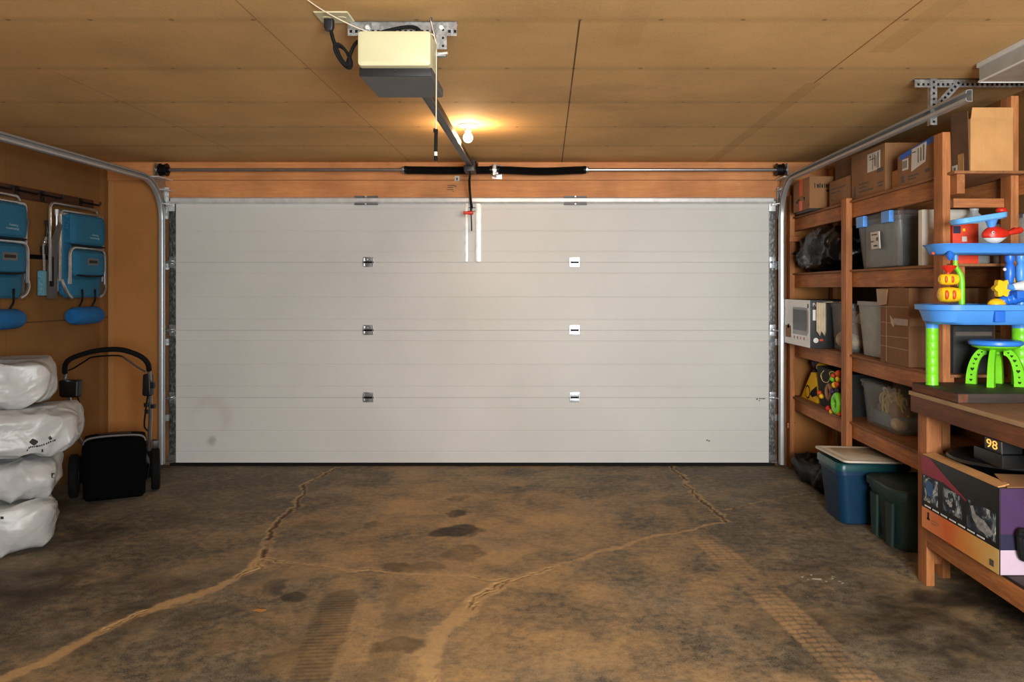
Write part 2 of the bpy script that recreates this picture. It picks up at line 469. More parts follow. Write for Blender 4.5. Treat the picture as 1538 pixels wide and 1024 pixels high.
def make_floor():
    xs = np.concatenate([np.linspace(XL-.1, XR+.1, 700)]); ys = np.concatenate([np.linspace(YB-.1, 2.6, 30)[:-1], np.linspace(2.6, YF+.2, 460)])
    X, Y = np.meshgrid(xs, ys); nx, ny = len(xs), len(ys)
    wx = X+(fbm(X, Y, 7, 1)-.5)*.10+(fbm(X, Y, 40, 9, 2)-.5)*.02; wy = Y+(fbm(X, Y, 7, 21)-.5)*.10+(fbm(X, Y, 40, 29, 2)-.5)*.02
    def fl(p): Yp = EYE*F/(p[1]-V0); return ((p[0]-U0)*Yp/F, Yp)
    def dist(px, wob=True):
        q = [fl(p) for p in px]; D = np.full(X.shape, 9.); T = np.zeros(X.shape)
        ax, ay = (wx, wy) if wob else (X, Y)
        for i in range(len(q)-1):
            (x0, y0), (x1, y1) = q[i], q[i+1]; dx, dy = x1-x0, y1-y0
            t = np.clip(((ax-x0)*dx+(ay-y0)*dy)/(dx*dx+dy*dy+1e-9), 0, 1)
            d = np.hypot(ax-x0-t*dx, ay-y0-t*dy); m = d < D
            D = np.where(m, d, D); T = np.where(m, i+t, T)
        return D, T
    C1 = [(503, 702), (480, 715), (455, 730), (452, 745), (447, 760), (415, 780), (405, 795), (400, 820), (398, 835)]
    C1b = [(398, 835), (385, 852), (330, 880), (230, 915), (130, 960), (60, 995), (-10, 1030)]
    C2 = [(398, 838), (440, 848), (500, 853), (560, 858), (640, 862), (700, 864), (760, 872)]
    C3 = [(1090, 783), (1060, 790), (1000, 803), (930, 822), (870, 840), (820, 855), (780, 868), (755, 876)]
    C3b = [(755, 876), (720, 900), (690, 930), (650, 965), (632, 1000), (640, 1030)]
    C4 = [(1008, 700), (1030, 720), (1036, 738), (1060, 755), (1085, 775), (1092, 783)]
    C5 = [(1090, 768), (1130, 756), (1170, 749), (1220, 739)]
    n1 = fbm(X, Y, 1.1, 41, 5); n2 = fbm(X, Y, 5, 61, 4); n3 = fbm(X, Y, 30, 81, 3)
    sandline = np.zeros(X.shape); crack = np.zeros(X.shape)
    for c, w in ((C1, .026), (C1b, .038), (C2, .014), (C3, .018), (C3b, .042), (C4, .026), (C5, .010)):
        d, T = dist(c); k = {.014: .5, .018: .6, .010: .4, .026: .65, .042: .8, .038: .85}.get(w, 1); sandline = np.maximum(sandline, k*(1-sst(w*.55, w*1.15, d+(n3-.5)*.03)))
    for c, w in ((C1, .016), (C4, .014), (C5, .007)):
        d, T = dist(c); crack = np.maximum(crack, (1-sst(w*.4, w, d))*sst(.32, .52, n2+.12))
    for c, w in ((C1b, .005), (C3, .004), (C3b, .005), (C2, .004)):
        d, T = dist(c); crack = np.maximum(crack, .8*(1-sst(w*.4, w*1.6, np.abs(d-.012)))*sst(.56, .68, n2))
    # tan dust: strongest over the middle of the bay
    s = np.exp(-((X+.35)/1.5)**2)*(.35+.65*np.exp(-((Y-3.7)/2.2)**2))
    s += .5*np.exp(-((X+.4)/.5)**2-((Y-4.5)/.8)**2)+.35*np.exp(-((X+.9)/.5)**2-((Y-4.25)/.35)**2)+.3*np.exp(-((X-.05)/.6)**2-((Y-3.1)/.6)**2)
    s += .4*np.exp(-((X-1.75)/.25)**2-((Y-3.55)/.4)**2)
    dust = np.clip(s*(.42+.9*sst(.3, .72, .5*n2+.5*n1)), 0, 1)*.95
    # dark oily spots and drip marks; broad side patches also hold painted vignette shade
    dark = np.zeros(X.shape)
    def blob(u, v, ru, rv, k):
        x, y = fl((u, v)); sx = ru*y/F; sy = rv*y*y/(F*EYE)
        e = np.hypot((wx-x)/sx, (wy-y)/sy)+(n2-.5)*.9
        np.maximum(dark, k*(1-sst(.75, 1.25, e)) if ru < 50 else k*(1-sst(.2, 1.7, e+(n2-.5)*.9))*sst(.25, .6, n2*.6+n1*.4)*1.2, out=dark)
    for b in ((690, 796, 36, 10, .9), (682, 772, 12, 5, .8), (692, 746, 18, 6, .6), (660, 800, 16, 6, .8), (700, 830, 26, 12, .5), (420, 878, 18, 10, .7), (445, 893, 20, 6, .8),
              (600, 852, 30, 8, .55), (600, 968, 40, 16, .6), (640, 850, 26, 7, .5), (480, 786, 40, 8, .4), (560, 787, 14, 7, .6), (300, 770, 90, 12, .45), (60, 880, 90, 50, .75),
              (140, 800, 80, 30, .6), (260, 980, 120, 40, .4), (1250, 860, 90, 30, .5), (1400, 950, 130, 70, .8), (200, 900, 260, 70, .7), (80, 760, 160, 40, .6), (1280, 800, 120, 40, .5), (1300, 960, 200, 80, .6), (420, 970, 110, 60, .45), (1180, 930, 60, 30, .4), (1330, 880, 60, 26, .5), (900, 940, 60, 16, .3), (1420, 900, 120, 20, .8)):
        blob(*b)
    d, T = dist([(512, 895), (490, 950), (455, 1030)], False)
    np.maximum(dark, .7*(1-sst(.06, .1, d+(n3-.5)*.05))*(.8+.2*np.sin(T*90)), out=dark)
    d, T = dist([(610, 880), (590, 960), (560, 1030)], False)
    np.maximum(dark, .35*(1-sst(.05, .09, d+(n3-.5)*.05)), out=dark)
    # tyre prints in tan dust
    tread = np.zeros(X.shape)
    for c, w, k in (([(1058, 808), (1150, 890), (1300, 1030)], .085, .95), ([(640, 700), (612, 745), (585, 790)], .09, .35), ([(985, 712), (1010, 790)], .08, .3), ([(1010, 850), (1120, 1000)], .07, .3)):
        d, T = dist(c, False); L = fl(c[0]); 
        side = (X*.9962+Y*.087)
        bars = .5+.5*np.sin(2*PI*Y/.042+20*d+5*n2); rib = .35+.65*(np.abs(np.sin(PI*d/.042)) > .35)
        np.maximum(tread, k*1.2*(1-sst(w*.85, w, d+(n3-.5)*.015))*np.where(bars > .3, 1, .35)*rib*np.clip(1.7*n2-.25+.5*(n3-.5), 0, 1), out=tread)
    fleck = np.zeros(X.shape)
    for (u, v) in ((1205, 868), (1218, 866), (1226, 872), (1240, 868), (1252, 873), (1262, 876), (1236, 874), (1248, 866), (1213, 872)):
        x, y = fl((u, v)); fleck = np.maximum(fleck, 1-sst(.002, .009, np.hypot(wx-x, (wy-y)*.7)))
    co = np.stack([X, Y, -.006*crack+.002*(n2-.5)*0], -1).reshape(-1, 3)
    me = bpy.data.meshes.new('floor'); idx = np.arange(nx*ny).reshape(ny, nx)
    q = np.stack([idx[:-1, :-1], idx[:-1, 1:], idx[1:, 1:], idx[1:, :-1]], -1).reshape(-1)
    nf = (nx-1)*(ny-1)
    me.vertices.add(nx*ny); me.vertices.foreach_set('co', co.astype(np.float32).ravel())
    me.loops.add(nf*4); me.loops.foreach_set('vertex_index', q.astype(np.int32))
    me.polygons.add(nf); me.polygons.foreach_set('loop_start', (np.arange(nf)*4).astype(np.int32)); me.polygons.foreach_set('loop_total', np.full(nf, 4, np.int32))
    me.update(); me.shade_smooth()
    for nm, a in (('sandline', sandline), ('crack', crack), ('dust', dust), ('dark', dark), ('tread', tread), ('fleck', fleck)):
        at = me.attributes.new(nm, 'FLOAT', 'POINT'); at.data.foreach_set('value', a.astype(np.float32).ravel())
    t = NT('dusty_cracked_concrete'); g = t.add('ShaderNodeNewGeometry'); pos = g.outputs['Position']
    a = t.noise(pos, 1.6, 7, .62, .3); b = t.noise(pos, 22, 6, .7); c_ = t.noise(pos, 160, 3, .7)
    k = t.ramp(a, [(.38, (50, 45, 38)), (.5, (84, 76, 64)), (.62, (140, 128, 108))])
    k = t.mix(.5, k, t.ramp(b, [(.4, (38, 33, 28)), (.6, (150, 136, 113))]))
    k = t.mix(.28, k, t.ramp(c_, [(.38, (36, 32, 28)), (.62, (170, 156, 132))]))
    TAN = lin((188, 152, 104))
    spk = t.ramp(t.noise(pos, 38, 6, .75), [(.32, (0, 0, 0, 1)), (.62, (1, 1, 1, 1))])
    nA = t.math('SUBTRACT', t.noise(pos, 3.2, 7, .68, .6), .5); nB = t.math('SUBTRACT', b, .5)
    du = t.math('ADD', t.math('MULTIPLY', t.attr('dust'), .98), t.math('ADD', t.math('MULTIPLY', nA, 1.9), t.math('MULTIPLY', nB, 1.0)))
    du = t.math('MULTIPLY', t.math('SUBTRACT', du, .14, True), t.math('ADD', .45, t.math('MULTIPLY', spk, .55)), True)
    k = t.mix(du, k, TAN)
    dk = t.math('ADD', t.math('MULTIPLY', t.attr('dark'), 1.25), t.math('ADD', t.math('MULTIPLY', t.math('SUBTRACT', t.noise(pos, 5, 7, .7, .8), .5), 1.3), t.math('MULTIPLY', nB, .7)))
    dk = t.math('SUBTRACT', dk, .22, True)
    k = t.mix(t.math('MULTIPLY', dk, .88), k, lin((30, 25, 21)))
    k = t.mix(t.math('MULTIPLY', t.attr('tread'), .6), k, lin((186, 150, 106)))
    k = t.mix(t.math('MULTIPLY', t.attr('sandline'), t.math('ADD', t.math('MULTIPLY', spk, .3), .6)), k, lin((206, 168, 116)))
    k = t.mix(t.math('MULTIPLY', t.attr('crack'), .85), k, lin((38, 26, 17)))
    k = t.mix(t.attr('fleck'), k, lin((214, 206, 194)))
    t.color(k)
    t.link(t.ramp(b, [(.3, (.55,)*3+(1,)), (.7, (.85,)*3+(1,))]), t.b.inputs['Roughness'])
    t.b.inputs['Specular IOR Level'].default_value = .25
    t.bump(t.math('ADD', t.math('MULTIPLY', b, .6), t.math('MULTIPLY', t.attr('crack'), -2.0)), .3, .012)
    me.materials.append(t.m)
    o = bpy.data.objects.new('floor', me); COL.objects.link(o)
    tag(o, 'cracked concrete garage floor stained with oil and tan dust', 'floor', None, 'structure')
make_floor()

m = MB(); m.box(XL-.1, XR+.1, YB-.1, YF+.2, ZC, ZC+.1); struct('ceiling', m, 'ceiling', 'unpainted brown board ceiling with dark panel seams')
m = MB(); m.box(XL-.1, XL, YB-.1, YF+.2, -.05, ZC); struct('wall_left', m, 'wall_board', 'bare brown board wall behind the folded beach chairs')
m = MB(); m.box(XR, XR+.1, YB-.1, YF+.2, -.05, ZC); struct('wall_right', m, 'wall_board', 'bare brown board wall behind the lumber shelving')
# back wall, behind the photographer, with an added window opening that lets in fill light
WX0, WX1, WZ0, WZ1 = .1, 1.6, .95, 2.05
m = MB(); m.box(XL, WX0, YB-.1, YB, 0, ZC); m.box(WX1, XR, YB-.1, YB, 0, ZC); m.box(WX0, WX1, YB-.1, YB, 0, WZ0); m.box(WX0, WX1, YB-.1, YB, WZ1, ZC)
struct('wall_back', m, 'back_board', 'bare board wall behind the camera, with an opening added for fill light')
m = MB()
for (a, b, c, d) in ((WX0, WX1, WZ0, WZ0+.05), (WX0, WX1, WZ1-.05, WZ1), (WX0, WX0+.05, WZ0, WZ1), (WX1-.05, WX1, WZ0, WZ1), (.83, .87, WZ0, WZ1)):
    m.box(a, b, YB-.09, YB+.02, c, d)
struct('window_added', m, 'white_plastic', 'white frame of the window added in the back wall for fill light')
# front wall round the door opening
m = MB(); m.box(XL, -3.03, YF, YF+.12, 0, 2.262); m.box(-3.03, -2.93, YF, YF+.12, 0, 2.10); m.box(1.77, 1.90, YF, YF+.12, 0, 2.10); m.box(1.90, XR, YF, YF+.12, 0, 2.262)
wf = struct('wall_front', m, 'front_board', 'brown board wall beside the white overhead door')
m = MB(); m.box(XL, XR, YF-.012, YF+.12, 2.262, ZC); m.box(-3.03, 1.90, YF-.010, YF+.12, 2.10, 2.259)
hd = struct('trim_1', m, 'header', 'orange lumber header beam above the white overhead door')
m = MB(); m.box(-3.05, -2.93, YF-.03, YF, 0, 2.10); struct('trim_2', m, 'jamb', 'wooden jamb board left of the white overhead door')
m = MB(); m.box(1.77, 1.905, YF-.03, YF, 0, 2.10); struct('trim_3', m, 'jamb', 'wooden jamb board right of the white overhead door')
# sticker and pencilled lines on the header (flat marks on the beam)
m = MB(); p = P(683, 264, YF-.012); q = P(690, 272, YF-.012); m.box(p.x, q.x, YF-.0135, YF-.0119, q.z, p.z)
m.mi = 1; c = P(686.3, 268, 6.35); m.box(c.x-.006, c.x+.006, YF-.0145, YF-.0134, c.z-.014, c.z+.008); m.build('paper_sticker', ['white_paper', 'grey_ink'], hd, False)
m = MB()
for (v, u0, u1) in ((278.5, 672, 684), (281.5, 672, 680), (284.7, 671, 681), (287.5, 679.5, 681.5), (280, 683, 686)):
    a = P(u0, v-.5, 6.356); b = P(u1, v+.5, 6.356); m.box(a.x, b.x, YF-.0125, YF-.0119, b.z, a.z)
m.build('stamped_mark', 'grey_ink', hd, False)

# ---------------------------------------------------------------- overhead door
DX0, DX1, DY = -2.966, 1.806, 6.30
seam = [.026, .539, 1.069, 1.605, 2.112]
door = thing('door_1', 'white four section overhead garage door, closed', 'door', ((DX0+DX1)/2, DY, 0)); tag(door, kind='structure')
for i in range(4):
    z0, z1 = seam[i]+.0008, seam[i+1]-.0008
    gs = sorted([z0+.085, (z0+z1)/2-.006, z1-.085])
    prof = [(0, z0)]
    for g in gs: prof += [(0, g-.006), (.0018, g-.002), (.0018, g+.002), (0, g+.006)]
    prof += [(0, z1), (.045, z1), (.045, z0)]
    m = MB(); m.prism([(-2.919, DY+d, z) for d, z in prof], (1.759+2.919, 0, 0))
    sec = m.build('door_section', 'door', door, False)
m = MB()
for x0, x1 in ((-2.966, -2.917), (1.757, 1.806)):
    for i in range(4): m.box(x0, x1, DY-.008, DY+.045, seam[i]+.003, seam[i+1]-.003, .002)
st = m.build('end_stile', 'stile', door)
m = MB(); m.box(DX0, DX1, DY-.002, DY+.05, .0005, .0275, .004); m.build('bottom_seal', 'black_rubber', door)
# top strut: a hat channel across the door
m = MB(); zt = 2.108
m.prism([(DX0+.02, DY+.0, zt+.012), (DX0+.02, DY-.012, zt+.010), (DX0+.02, DY-.035, zt-.002), (DX0+.02, DY-.036, zt-.028), (DX0+.02, DY-.014, zt-.042), (DX0+.02, DY, zt-.044)], (DX1-DX0-.04, 0, 0))
m.build('top_strut', 'bright_steel', door, False)
def hinge(x, z):
    m = MB()
    m.box(x-.040, x+.040, DY-.004, DY-.0005, z+.006, z+.042, .002); m.box(x-.040, x+.040, DY-.004, DY-.0005, z-.036, z-.004, .002)
    for s_ in (-1, 1): m.box(x+s_*.036-.003, x+s_*.036+.003, DY-.022, DY, z-.030, z+.034)
    for s_ in (-1, 1): m.box(x+s_*.016-.010, x+s_*.016+.010, DY-.010, DY-.002, z+.016, z+.026)
    m.mi = 1; m.cyl((x-.042, DY-.014, z+.001), (x+.042, DY-.014, z+.001), .007, n=10)
    m.build('hinge', ['steel', 'black_metal'], door)
for z in seam[1:4]:
    for u in (553.5, 863): hinge((u-U0)*DY/F, z)
for u in (551, 864):        # strut clips
    x = (u-U0)*DY/F; m = MB()
    m.box(x-.09, x-.008, DY-.039, DY-.003, zt+.006, zt+.017); m.box(x+.012, x+.09, DY-.039, DY-.003, zt+.006, zt+.017)
    m.box(x-.09, x+.09, DY-.037, DY-.003, zt-.052, zt-.040, .003); m.mi = 1; m.cyl((x, DY-.045, zt+.012), (x, DY-.036, zt+.012), .006); m.cyl((x, DY-.045, zt-.047), (x, DY-.036, zt-.047), .006)
    m.build('strut_clip', ['grey_metal', 'bright_steel'], door)
for sgn, xs in ((-1, DX0+.02), (1, DX1-.02)):      # edge hinges with rollers
    for z in seam[1:4]:
        m = MB(); m.box(xs-.024, xs+.024, DY-.014, DY-.008, z-.045, z-.004, .002); m.box(xs-.024, xs+.024, DY-.014, DY-.008, z+.006, z+.045, .002)
        m.box(xs-.030, xs+.030, DY-.034, DY-.008, z-.008, z+.008, .004)
        m.cyl((xs-sgn*.03, DY-.055, z), (xs+sgn*.055, DY-.055, z), .006); m.box(xs-.012, xs+.012, DY-.058, DY-.01, z-.012, z+.012, .004)
        hg = m.build('roller_hinge', 'steel', door)
        m = MB(); m.cyl((xs+sgn*.045, DY-.055, z), (xs+sgn*.062, DY-.055, z), .021); m.build('roller', 'white_plastic', hg)
    m = MB(); m.box(xs-.028, xs+.022, DY-.012, DY-.006, zt-.10, zt-.02, .002); m.box(xs-.02, xs+.016, DY-.07, DY-.01, zt-.06, zt-.045, .003); m.cyl((xs, DY-.07, zt-.05), (xs+sgn*.05, DY-.085, zt-.045), .006)
    m.build('top_roller_bracket', 'bright_steel', door)
    m = MB(); m.box(xs-.03, xs+.03, DY-.012, DY-.006, .03, .09, .002); m.box(xs-.024, xs+.024, DY-.05, DY-.01, .035, .045); m.build('bottom_bracket', 'grey_metal', door)
# operator bracket: two uprights with a small cross plate
br = MB()
for u0, u1 in ((697.5, 703), (714.5, 721)):
    a = (u0-U0)*DY/F; b = (u1-U0)*DY/F; br.box(a, b, DY-.026, DY-.001, EYE-(393-V0)*DY/F, zt-.042, .002)
    br.box(a-.008 if u0 < 700 else a, b if u0 < 700 else b+.008, DY-.004, DY-.0005, EYE-(392-V0)*DY/F, zt-.044)
    br.cyl(((a+b)/2, DY-.030, EYE-(389-V0)*DY/F), ((a+b)/2, DY-.024, EYE-(389-V0)*DY/F), .007)
ob = br.build('operator_bracket', 'bright_steel', door)
m = MB()
for v in (312, 317.5): z = EYE-(v-V0)*DY/F; m.box((704-U0)*DY/F, (714.5-U0)*DY/F, DY-.018, DY-.012, z-.003, z+.003)
m.box((707-U0)*DY/F, (710-U0)*DY/F, DY-.03, DY-.012, EYE-(319-V0)*DY/F, EYE-(310-V0)*DY/F); m.build('cross_pin', 'grey_metal', ob)
# faint maker mark on the lower right of the door
m = MB()
for (u0, u1, v0, v1) in ((1136, 1138, 598, 600.5), (1139.5, 1144, 598, 599.2), (1144.5, 1149, 598, 599.4), (1139.6, 1141.4, 601, 602.4), (1061, 1063, 660, 662), (1064, 1066, 661, 663)):
    a = P(u0, v0, DY); b = P(u1, v1, DY); m.box(a.x, b.x, DY-.0012, DY-.0003, b.z, a.z)
m.build('printed_mark', 'grey_ink', door, False)

# ---------------------------------------------------------------- door tracks
def c_profile(sgn):
    """(a: toward the door, b: across the channel)"""
    o = [(.030, .010), (.028, .022), (.020, .026), (0, .026), (0, -.026), (.020, -.026), (.028, -.022), (.030, -.010)]
    i = [(a-.003 if a > .02 else max(a, .0025), b*.90) for a, b in reversed(o)]
    return [(sgn*a, b) for a, b in o+i]
def track(X, sgn, Yend, label):
    t = thing('door_track', label, 'door track', (X, 6.2, 0))
    R = .30; zt_, yv = 2.235, 6.225
    def sweep(path, name):
        m = MB(); rings = []
        for (y, z, ny, nz) in path: rings.append([Vector((X+a, y+b*ny, z+b*nz)) for a, b in c_profile(sgn)])
        m.rings(rings); return m.build(name, 'track_steel', t)
    sweep([(yv, .03, 1, 0), (yv, zt_-R, 1, 0)], 'vertical_rail')
    cur = [(yv-R+R*math.cos(a), zt_-R+R*math.sin(a), math.cos(a), math.sin(a)) for a in (PI/2*k/14 for k in range(15))]
    sweep(cur+[(Yend, zt_, 0, 1)], 'horizontal_rail')
    # flag bracket between rail and jamb
    xp = X+sgn*-.002 if False else X-sgn*.004
    m = MB()
    a = [(yv-R+(R+.027)*math.cos(k), zt_-R+(R+.027)*math.sin(k)) for k in (PI/2*q/8 for q in range(9))]
    pts = [(YF-.032, 1.95), (YF-.032, 2.20)]+[(YF-.09, 2.252)] + [p for p in reversed(a) if p[1] < 2.262]
    m.prism([(xp, y, z) for y, z in pts], (sgn*-.003, 0, 0)); m.box(xp-.02, xp+.02, YF-.036, YF-.031, 1.95, 2.2)
    fb = m.build('flag_bracket', 'galv', t)
    m = MB()
    for z in (2.165, 2.252): m.box(X-.03, X+.045*sgn if sgn > 0 else X+.03, yv-.12 if z > 2.2 else yv-.02, YF-.032, z, z+.008)
    m.build('bracket_lip', 'bright_steel', fb)
    for z in (.35, .95, 1.55):
        m = MB(); m.box(X-.003-sgn*.003, X+.003-sgn*.003, yv, YF-.031, z, z+.05); m.box(X-.04, X+.02, YF-.036, YF-.0305, z, z+.05); m.build('jamb_bracket', 'galv', t)
    # hanger of slotted angle from the ceiling
    Yh = 3.815 if Yend < 3.7 else Yend+.2
    h = MB(); xo = X-sgn*.004
    def slotted(mm, a, b, w, face):
        mm.hexa([Vector(q) for q in face(a, b, w)])
    h.box(xo-.016, xo+.016, Yh-.002, Yh+.002, zt_-.055, ZC-.002); h.box(xo-.016, xo-.013, Yh, Yh+.03, zt_-.055, ZC-.002)
    h.mi = 1
    for k in range(8): h.box(xo-.005, xo+.006, Yh-.0028, Yh-.0018, zt_-.045+k*.027, zt_-.034+k*.027)
    h.build('hanger_strap', ['galv', 'black_metal'], t)
    h = MB(); x0, x1 = (1.764, XR-.01) if sgn < 0 else (X-.35, X+.2)
    h.box(x0, x1, Yh+.006, Yh+.009, ZC-.042, ZC-.001); h.box(x0, x1, Yh+.006, Yh+.045, ZC-.004, ZC-.001)
    h.mi = 1
    k = x0+.012
    while k < x1-.02: h.box(k, k+.011, Yh+.005, Yh+.0065, ZC-.034, ZC-.022); k += .0235
    h.build('ceiling_angle', ['galv', 'black_metal'], t)
    if sgn < 0:
        h = MB(); a = P(1442, 122, Yh+.004); b = P(1404, 163, Yh+.004); d = (b-a).normalized(); nrm = Vector((d.z, 0, -d.x))*.016
        h.hexa([a-nrm, b-nrm, b-nrm+Vector((0, .003, 0)), a-nrm+Vector((0, .003, 0)), a+nrm, b+nrm, b+nrm+Vector((0, .003, 0)), a+nrm+Vector((0, .003, 0))])
        h.mi = 1; L = (b-a).length; k = .012
        while k < L-.01:
            c = a+d*k; e = d*.0055; f = nrm*.36
            h.hexa([c-e-f-Vector((0, .0012, 0)), c+e-f-Vector((0, .0012, 0)), c+e-f, c-e-f, c-e+f-Vector((0, .0012, 0)), c+e+f-Vector((0, .0012, 0)), c+e+f, c-e+f]); k += .0235
        h.build('hanger_brace', ['galv', 'black_metal'], t)
    return t
track(-3.004, 1, 3.46, 'galvanised steel door track along the left side, above the beach chairs')
track(1.847, -1, 3.46, 'galvanised steel door track along the right side, in front of the shelf boxes')

# ---------------------------------------------------------------- torsion spring
SY, SZ = 6.235, 2.325
def sx(u): return (u-U0)*SY/F
ts = thing('torsion_spring_shaft', 'steel torsion shaft with black coil springs across the header above the white door', 'torsion spring', (sx(710), SY, SZ))
m = MB(); m.cyl((sx(238), SY, SZ), (sx(1180), SY, SZ), .0127, n=14); m.build('shaft', 'steel', ts)
def spring(u0, u1, sag):
    a, b = sx(u0), sx(u1); n = int((b-a)/.0022); m = MB(); pts = []; rs = []
    k = int((b-a)/.0075)
    for i in range(k+1):
        for w, r in ((0, .029), (.5, .0325)):
            x = a+(b-a)*(i+w)/(k+1); t = (x-a)/(b-a)
            pts.append((x, SY, SZ-.003-sag*math.sin(PI*t)**2)); rs.append(r)
    m.tube(pts, rs, 18); m.mi = 1
    for x, s_ in ((a, 1), (b, -1)): m.cyl((x-.012, SY, SZ), (x+.012, SY, SZ), .03, n=18); m.cyl((x-.02*s_, SY, SZ), (x, SY, SZ), .022, n=18)
    m.build('coil_spring', ['black_metal', 'black_metal'], ts)
spring(610, 737, .003); spring(749, 878, .010)
m = MB(); x = sx(743); m.box(x-.012, x+.012, SY-.035, YF-.013, SZ-.045, SZ+.04, .004); m.cyl((x-.016, SY, SZ), (x+.016, SY, SZ), .036); m.box(x-.03, x+.05, YF-.022, YF-.012, SZ-.055, SZ+.055, .003)
m.mi = 1; m.cyl((x+.005, SY-.045, SZ-.035), (x+.03, SY-.045, SZ-.035), .012); m.build('centre_bracket', ['steel', 'bright_steel'], ts)
for u, s_ in ((608, -1), (880, 1)):
    m = MB(); x = sx(u); m.cyl((x, SY, SZ), (x+s_*.022, SY, SZ), .025); m.cyl((x+s_*.008, SY-.02, SZ+.005), (x+s_*.008, SY-.04, SZ+.005), .006); m.build('winding_cone', 'steel', ts)
for u in (246, 1171):
    m = MB(); x = sx(u); m.lathe([(.05, -.028), (.05, -.022), (.042, -.018), (.042, .018), (.05, .022), (.05, .028), (.022, .03), (.022, .045), (.013, .046)], (x, SY, SZ), (1, 0, 0)); m.build('cable_drum', 'black_metal', ts)
    m = MB(); s_ = -1 if u < 700 else 1; xx = x+s_*.055; m.box(xx-.004, xx+.004, SY-.03, YF-.012, SZ-.06, SZ+.05); m.cyl((xx-.01, SY, SZ), (xx+.01, SY, SZ), .024); m.build('end_bearing', 'galv', ts)

# ---------------------------------------------------------------- opener
op = thing('garage_door_opener', 'cream and grey garage door opener hung from slotted steel under the ceiling', 'garage door opener', (-.54, 3.0, 2.17))
cx = -.543
m = MB(); RX = Matrix.Translation((cx, 2.88, 2.2585)) @ Matrix.Rotation(PI/2, 4, 'X')
m.loft([(-.105, .132, .064, .014), (.012, .132, .064, .014), (.022, .129, .061, .012), (.026, .120, .052, .010)], tilt=RX)
cov = m.build('light_cover', 'cream_plastic', op)
m = MB(); m.loft([(2.166, .128, .158, .012), (2.169, .131, .161, .012), (2.196, .131, .161, .012), (2.199, .127, .157, .012)], c=(cx, 3.05)); m.box(cx-.112, cx+.112, 2.99, 3.19, 2.196, 2.31, .006)
ch = m.build('chassis', 'grey_plastic', op)
m = MB(); m.box(cx-.131, cx+.131, 2.884, 2.893, 2.166, 2.1965, .002); m.cyl((cx, 2.884, 2.187), (cx, 2.879, 2.187), .006); m.build('front_bezel', 'black_plastic', op)
m = MB(); m.box(-.742, -.334, 2.990, 2.993, 2.345, 2.398); m.box(-.742, -.334, 2.990, 3.03, 2.396, 2.399); m.mi = 1
k = -.735
while k < -.345: m.box(k, k+.010, 2.989, 2.9905, 2.356, 2.367); k += .0205
m.build('ceiling_angle', ['galv', 'black_metal'], op)
for u0, u1, vb in ((547, 558, 60), (655, 671, 74)):
    m = MB(); a = P(u0, 36, 2.985); b = P(u1, vb, 2.985); m.box(a.x, b.x, 2.984, 2.988, b.z, 2.392); m.mi = 1
    z = b.z+.012
    while z < 2.38: m.cyl(((a.x*.35+b.x*.65), 2.9845, z), ((a.x*.35+b.x*.65), 2.9832, z), .005, n=8); z += .03
    m.mi = 2; m.cyl(((a.x+b.x)/2, 2.987, 2.372), ((a.x+b.x)/2, 2.975, 2.372), .009, n=6)
    if u0 > 600: m.mi = 0; m.box(cx+.125, b.x-.004, 2.985, 3.01, 2.268, 2.282); m.mi = 2; m.cyl((a.x+.01, 2.984, 2.275), (b.x+.004, 2.976, 2.277), .005, n=8)
    m.build('hanger_strap', ['galv', 'black_metal', 'bright_steel'], op)
# rail from motor to header
A = Vector((-.480, 3.19, 2.192)); B = Vector((-.573, 6.16, 2.340))
d = (B-A).normalized(); sd = Vector((1, 0, 0))*.016; upv = Vector((0, 0, 1))*.020
m = MB(); m.hexa([A-sd-upv, A+sd-upv, B+sd-upv, B-sd-upv, A-sd+upv, A+sd+upv, B+sd+upv, B-sd+upv])
m.mi = 1; w = Vector((.0175, 0, 0)); dn = Vector((0, 0, -.023)); e = Vector((.0025, 0, 0)); f = Vector((0, 0, .003))
for s_ in (-1, 1): m.hexa([A+w*s_-e+dn, A+w*s_+e+dn, B+w*s_+e+dn, B+w*s_-e+dn, A+w*s_-e+dn+f*2, A+w*s_+e+dn+f*2, B+w*s_+e+dn+f*2, B+w*s_-e+dn+f*2])
rail = m.build('rail', ['black_metal', 'grey_metal'], op, False)
m = MB(); m.box(B.x-.035, B.x+.035, 6.08, YF-.013, 2.366, 2.378, .002); m.box(B.x-.035, B.x+.035, YF-.018, YF-.0125, 2.362, 2.40, .002); m.box(B.x-.030, B.x+.030, 6.10, 6.175, 2.30, 2.37, .004); m.build('header_bracket', 'black_metal', op)
T = A+d*((5.98-A.y)/d.y)
m = MB(); m.box(T.x-.04, T.x+.04, T.y-.09, T.y+.09, T.z-.065, T.z-.022, .01); m.build('trolley', 'black_plastic', op)
m = MB(); q = P(709, 312, DY-.03); p0 = T+Vector((.0, .05, -.05))
m.tube(smooth_path([p0, P(705, 272, 6.10), P(706.5, 296, 6.19), q], 5), .009, 8); m.build('door_arm', 'black_metal', op)
rc = MB(); h0 = T+Vector((0, -.03, -.06))
rc.tube(smooth_path([h0, P(706, 275, 5.97), P(706.5, 300, 5.97), P(708, 330, 5.97), P(708.5, 347, 5.97)], 5), .0045, 8); rp = rc.build('release_cord', 'black_rubber', op)
m = MB(); a = P(696, 319.7, 5.965); b = P(711, 319.5, 5.965); m.tube([a, a+(b-a)*.12, a+(b-a)*.2, a+(b-a)*.75, b], [.012, .013, .010, .016, .012], 12); m.build('release_handle', 'red_plastic', rp)

